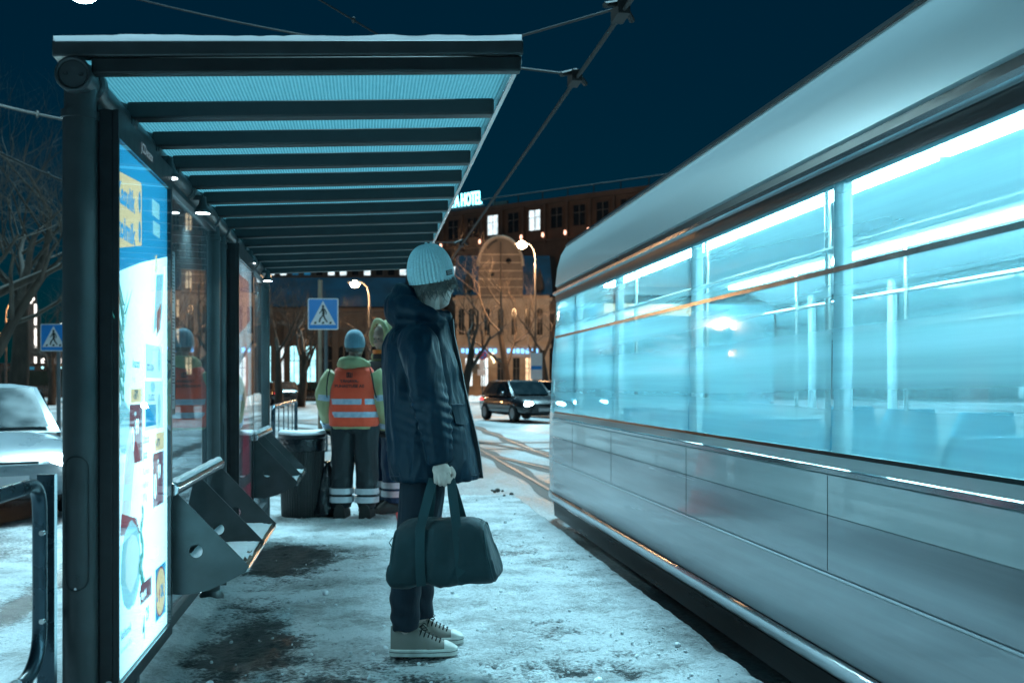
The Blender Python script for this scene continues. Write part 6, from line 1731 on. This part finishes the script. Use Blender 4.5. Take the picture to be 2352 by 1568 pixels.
# light-strung tower and colonnade at far left
k5 = 115 / FPX
tp0 = at(76, 880, 115)
tw = thing('lit_tower', 'slender tower outlined in white light strings at far left', 'tower', (tp0.x, tp0.y, RZ), -YAW)
def z5(y): return CAM_H + (880 - y) * k5 - RZ
MB().lathe([(0.85, 0), (0.85, z5(722)), (0.45, z5(700)), (0.40, z5(672)), (0.05, z5(638))], 8).build('tower_shaft', M['stone_dark'], tw)
for s in (-0.72, 0.72):
    for (ya, yb) in ((700, 748), (754, 800), (820, 862)):
        z = z5(yb); 
        MB().tube([(s, -0.95, z5(yb)), (s, -0.95, z5(ya))], 0.13, 6).build('light_string', M['white_led'], tw)
for k in range(8):
    a = k * 0.9; r = 0.32 * (1 - k / 9); MB().ell((r * math.sin(a * 2), -0.6, z5(694 - k * 7)), (0.17, 0.17, 0.2), 8, 6).build('light', M['white_led'], tw)
o_, rz_, w_ = facing(88, 215, 118)
fe = Facade('colonnade', 'dark palace front with columns and cornice traced in white lights', o_, rz_, w_, 8.2, 8, M['stone_dark'])
for k in range(7):
    x = 0.7 + k * 1.0
    if x < w_: fe.part(MB().tube([(x, -0.4, 1.5), (x, -0.4, 4.3)], 0.17, 8), 'lit_column', M['white_led'])
for k in range(10): fe.part(MB().ell((0.3 + k * 0.65, -0.4, 8.1 + 0.05 * k), (0.17, 0.15, 0.13), 8, 6), 'cornice_light', M['white_led'])
for k in range(7): fe.part(MB().tube([(0.9 + k * 0.9, -0.2, 5.6), (0.9 + k * 0.9, -0.2, 7.6)], 0.07, 6), 'light_string', M['white_led'])

# no-stopping sign and lit shop sign in front of the corner house
np_ = at(1108, 815, 66); ns = thing('no_stopping_sign', 'round red and blue no stopping sign in front of the corner house', 'sign', (np_.x, np_.y, RZ), -YAW)
M['sign_red'] = mat('sign_red', (0.55, 0.02, 0.03), 0.4)
zz = np_.z - RZ
MB().lathe([(0.33, 0.0), (0.33, 0.03)], 32, (0, 0, zz), 'Y').build('disc', M['sign_red'], ns); MB().lathe([(0.25, -0.006), (0.25, -0.002)], 32, (0, 0, zz), 'Y').build('blue_disc', M['sign_blue'], ns)
for a in (PI / 4, -PI / 4): MB().box((0, -0.009, zz), (0.5, 0.004, 0.07), (0, a, 0)).build('cross_bar', M['sign_red'], ns)
MB().span((-0.33, 0.0, zz - 1.35), (0.22, 0.03, zz - 0.95)).build('plate', M['sign_white'], ns); MB().span((-0.2, 0.0, zz - 0.9), (0.1, 0.03, zz - 0.36)).build('plate', M['sign_white'], ns)
MB().tube([(0, 0.06, 0), (0, 0.06, zz + 0.3)], 0.04, 8).build('pole', M['pole_grey'], ns)
lp2 = at(1093, 829, 90); ls = thing('shop_sign', 'small glowing white projecting sign on the corner house', 'sign', (lp2.x, lp2.y, lp2.z), -YAW)
MB().box((0, 0, 0), (0.95, 0.2, 0.62)).build('sign_box', M['frame_black'], ls, 0.05); MB().box((0, -0.11, 0), (0.78, 0.01, 0.46)).build('sign_face', M['win_white'], ls); MB().tube([(0, 0.1, 0), (0, 0.9, 0)], 0.04, 6).build('bracket', M['wire'], ls)
pp = at(1232, 862, 60)
ip = thing('info_panel', 'white and blue street information board beside the tram end', 'sign', (pp.x, pp.y, RZ), -YAW)
MB().span((-0.35, 0, 1.6), (0.35, 0.06, 3.2)).build('board', M['sign_white'], ip); MB().span((-0.32, -0.006, 2.2), (0.32, -0.002, 2.42)).build('band', M['sign_blue'], ip); MB().tube([(0, 0.1, 0), (0, 0.1, 3.2)], 0.04, 6).build('pole', M['pole_grey'], ip)

# ================================================================ vehicles
M['car_white'] = mat('car_white', (0.55, 0.60, 0.63), 0.25, 0, 0.06, 3, coat=0.6); M['car_grey'] = mat('car_grey', (0.24, 0.28, 0.31), 0.3, 0, 0.08, 3, coat=0.5); M['car_dark'] = mat('car_dark', (0.02, 0.024, 0.028), 0.25, 0, 0.2, 3, coat=0.7); M['car_glass'] = mat('car_glass', (0.010, 0.026, 0.034), 0.12, 0, 0.2, 3, spec=0.15)
M['headlight'] = emit('headlight', (0.75, 0.96, 1.0), 40); M['taillight'] = emit('taillight', (1.0, 0.05, 0.06), 5); M['rim'] = mat('rim', (0.3, 0.3, 0.31), 0.3, 0.8)
def sec(x, w, z0, z1, n=24, p=4.0):
    return [Vector((x, w * (abs(math.cos(a)) ** (2 / p)) * (1 if math.cos(a) >= 0 else -1), (z0 + z1) / 2 + (z1 - z0) / 2 * (abs(math.sin(a)) ** (2 / p)) * (1 if math.sin(a) >= 0 else -1))) for a in np.linspace(0, 2 * PI, n, endpoint=False)]
def car(name, label, pos, rz_, paint, lights=0, spot=0):
    t = thing(name, label, 'car', (pos.x, pos.y, RZ + 0.02), rz_, 'cars on the street')
    MB().loft([sec(x, w, z0, z1) for x, w, z0, z1 in ((-2.15, 0.70, 0.42, 0.85), (-2.05, 0.82, 0.26, 0.92), (-1.3, 0.88, 0.20, 0.96), (0, 0.89, 0.19, 0.95), (0.9, 0.88, 0.20, 0.93), (1.6, 0.86, 0.22, 0.86), (2.05, 0.80, 0.25, 0.74), (2.2, 0.66, 0.32, 0.62))]).build('body', paint, t, 0, True, 50)
    MB().loft([[Vector((x + dx * (z - 0.9), s * (w - 0.26 * (z - 0.9)), z)) for s, z in ((-1, 0.90), (-1, 1.42), (-0.6, 1.46), (0.6, 1.46), (1, 1.42), (1, 0.90))] for x, w, dx in ((-1.95, 0.78, 0.75), (-1.2, 0.83, 0.35), (0.15, 0.83, -0.25), (1.05, 0.78, -1.35))]).build('cabin', paint, t, 0, True, 40)
    def slabq(pts, nm): MB().add(pts, [(0, 1, 2, 3)]).build(nm, M['car_glass'], t, 0, False)
    slabq([(1.015, -0.66, 0.965), (1.015, 0.66, 0.965), (0.385, 0.60, 1.415), (0.385, -0.60, 1.415)], 'windscreen')
    for s in (-1, 1):
        slabq([(0.75, s * 0.785, 0.98), (-0.25, s * 0.83, 0.98), (-0.15, s * 0.715, 1.38), (0.28, s * 0.705, 1.38)], 'side_window'); slabq([(-0.33, s * 0.832, 0.98), (-1.45, s * 0.81, 0.98), (-1.0, s * 0.71, 1.38), (-0.25, s * 0.717, 1.38)], 'side_window')
        for x in (-1.35, 1.35):
            wh = MB().lathe([(0.16, -0.10), (0.30, -0.10), (0.315, -0.07), (0.315, 0.07), (0.30, 0.10), (0.16, 0.10)], 24, (x, s * 0.80, 0.315), 'Y').build('wheel', M['rubber'], t)
            MB().lathe([(0.02, -0.105), (0.19, -0.10), (0.19, 0.10), (0.02, 0.105)], 16, (x, s * 0.80, 0.315), 'Y').build('hub', M['rim'], wh)
        MB().ell((2.12, s * 0.58, 0.63), (0.09, 0.20, 0.085), 14, 10, (0, 0, s * -0.25)).build('headlight', M['headlight'] if lights else M['rim'], t)
        MB().ell((-2.07, s * 0.66, 0.76), (0.07, 0.16, 0.09), 12, 8).build('tail_lamp', M['taillight'], t)
        MB().ell((0.72, s * 0.98, 0.98), (0.07, 0.11, 0.08), 10, 8).build('mirror', paint, t)
        if spot:
            ld = bpy.data.lights.new('beam_light', 'SPOT'); ld.energy = spot; ld.color = (0.55, 0.92, 1.0); ld.spot_size = R(75); ld.spot_blend = 0.8; ld.shadow_soft_size = 0.08
            lo = bpy.data.objects.new('beam_light', ld); COL.objects.link(lo); lo.parent = t; lo.location = (2.32, s * 0.62, 0.64); lo.rotation_euler = (0, R(-90 + 7), 0) if False else Vector((1, 0, -0.10)).to_track_quat('-Z', 'Y').to_euler()
    MB().box((2.19, 0, 0.45), (0.03, 0.5, 0.11)).build('number_plate', M['sign_white'], t); MB().box((2.17, 0, 0.60), (0.04, 0.7, 0.10)).build('grille', M['black_plastic'], t, 0.01)
    return t
c1 = at(-62, 1100, 11.1); ca = math.atan2(-c1.y, -c1.x) + R(7)
cw = car('car', 'pale grey car with blazing headlight behind the near shelter post', c1, ca, M['car_grey'], 1, 60); cw.scale = (0.92, 0.92, 0.92)
c2 = at(1196, 930, 36); car('car', 'oncoming dark car with headlights on beside the far tram end', c2, -PI / 2 + R(14), M['car_dark'], 1, 200)
c4 = at(640, 895, 62); car('car', 'dark parked car showing red tail lamps below the arched windows', c4, PI / 2 + R(20), M['car_dark'], 0)
c5 = at(708, 895, 64); car('car', 'dark parked car below the rightmost lit arched window', c5, PI - R(8), M['car_dark'], 0)
c6 = at(1290, 915, 40); car('car', 'dark car with headlights seen past the tram cab', c6, -PI / 2 + R(20), M['car_dark'], 1, 120)
bp2 = at(98, 868, 75)
bs = thing('bus', 'dark city bus with small marker lights at far left', 'bus', (bp2.x, bp2.y, RZ), -YAW + R(8))
MB().span((-3.2, 0, 0.3), (5.5, 2.4, 2.9)).build('body', M['car_dark'], bs, 0.15)
MB().span((-2.9, -0.01, 1.2), (5.2, 0.0, 2.3)).build('side_glass', M['car_glass'], bs)
for k in range(5): MB().ell((-2.6 + k * 1.3, -0.06, 2.55), (0.09, 0.04, 0.09), 8, 6).build('marker_light', M['win_cyan'], bs)
for x in (-2, 4): MB().lathe([(0.2, -0.1), (0.48, -0.1), (0.48, 0.1), (0.2, 0.1)], 20, (x, 0.1, 0.48), 'Y').build('wheel', M['rubber'], bs)
MB().span((-2.3, -0.02, 2.4), (-0.6, -0.005, 2.62)).build('route_display', M['win_blue'], bs)
# ploughed snow bank along the far pavement
mb = MB(); rs = random.Random(33); rings = []
for k in range(80):
    p = at(600 + k * 9.5, 905, 78); h = 0.35 + 0.35 * rs.random()
    rings.append([Vector((p.x + dx * 0.2, p.y + dx, RZ - 0.02 + hz * h)) for dx, hz in ((-1.1, 0), (-0.6, 0.6), (0, 1.0), (0.6, 0.7), (1.2, 0))])
sb_ = mb.loft(rings).build('snow_bank', M['snow_dirty']); tag(sb_, kind='structure')
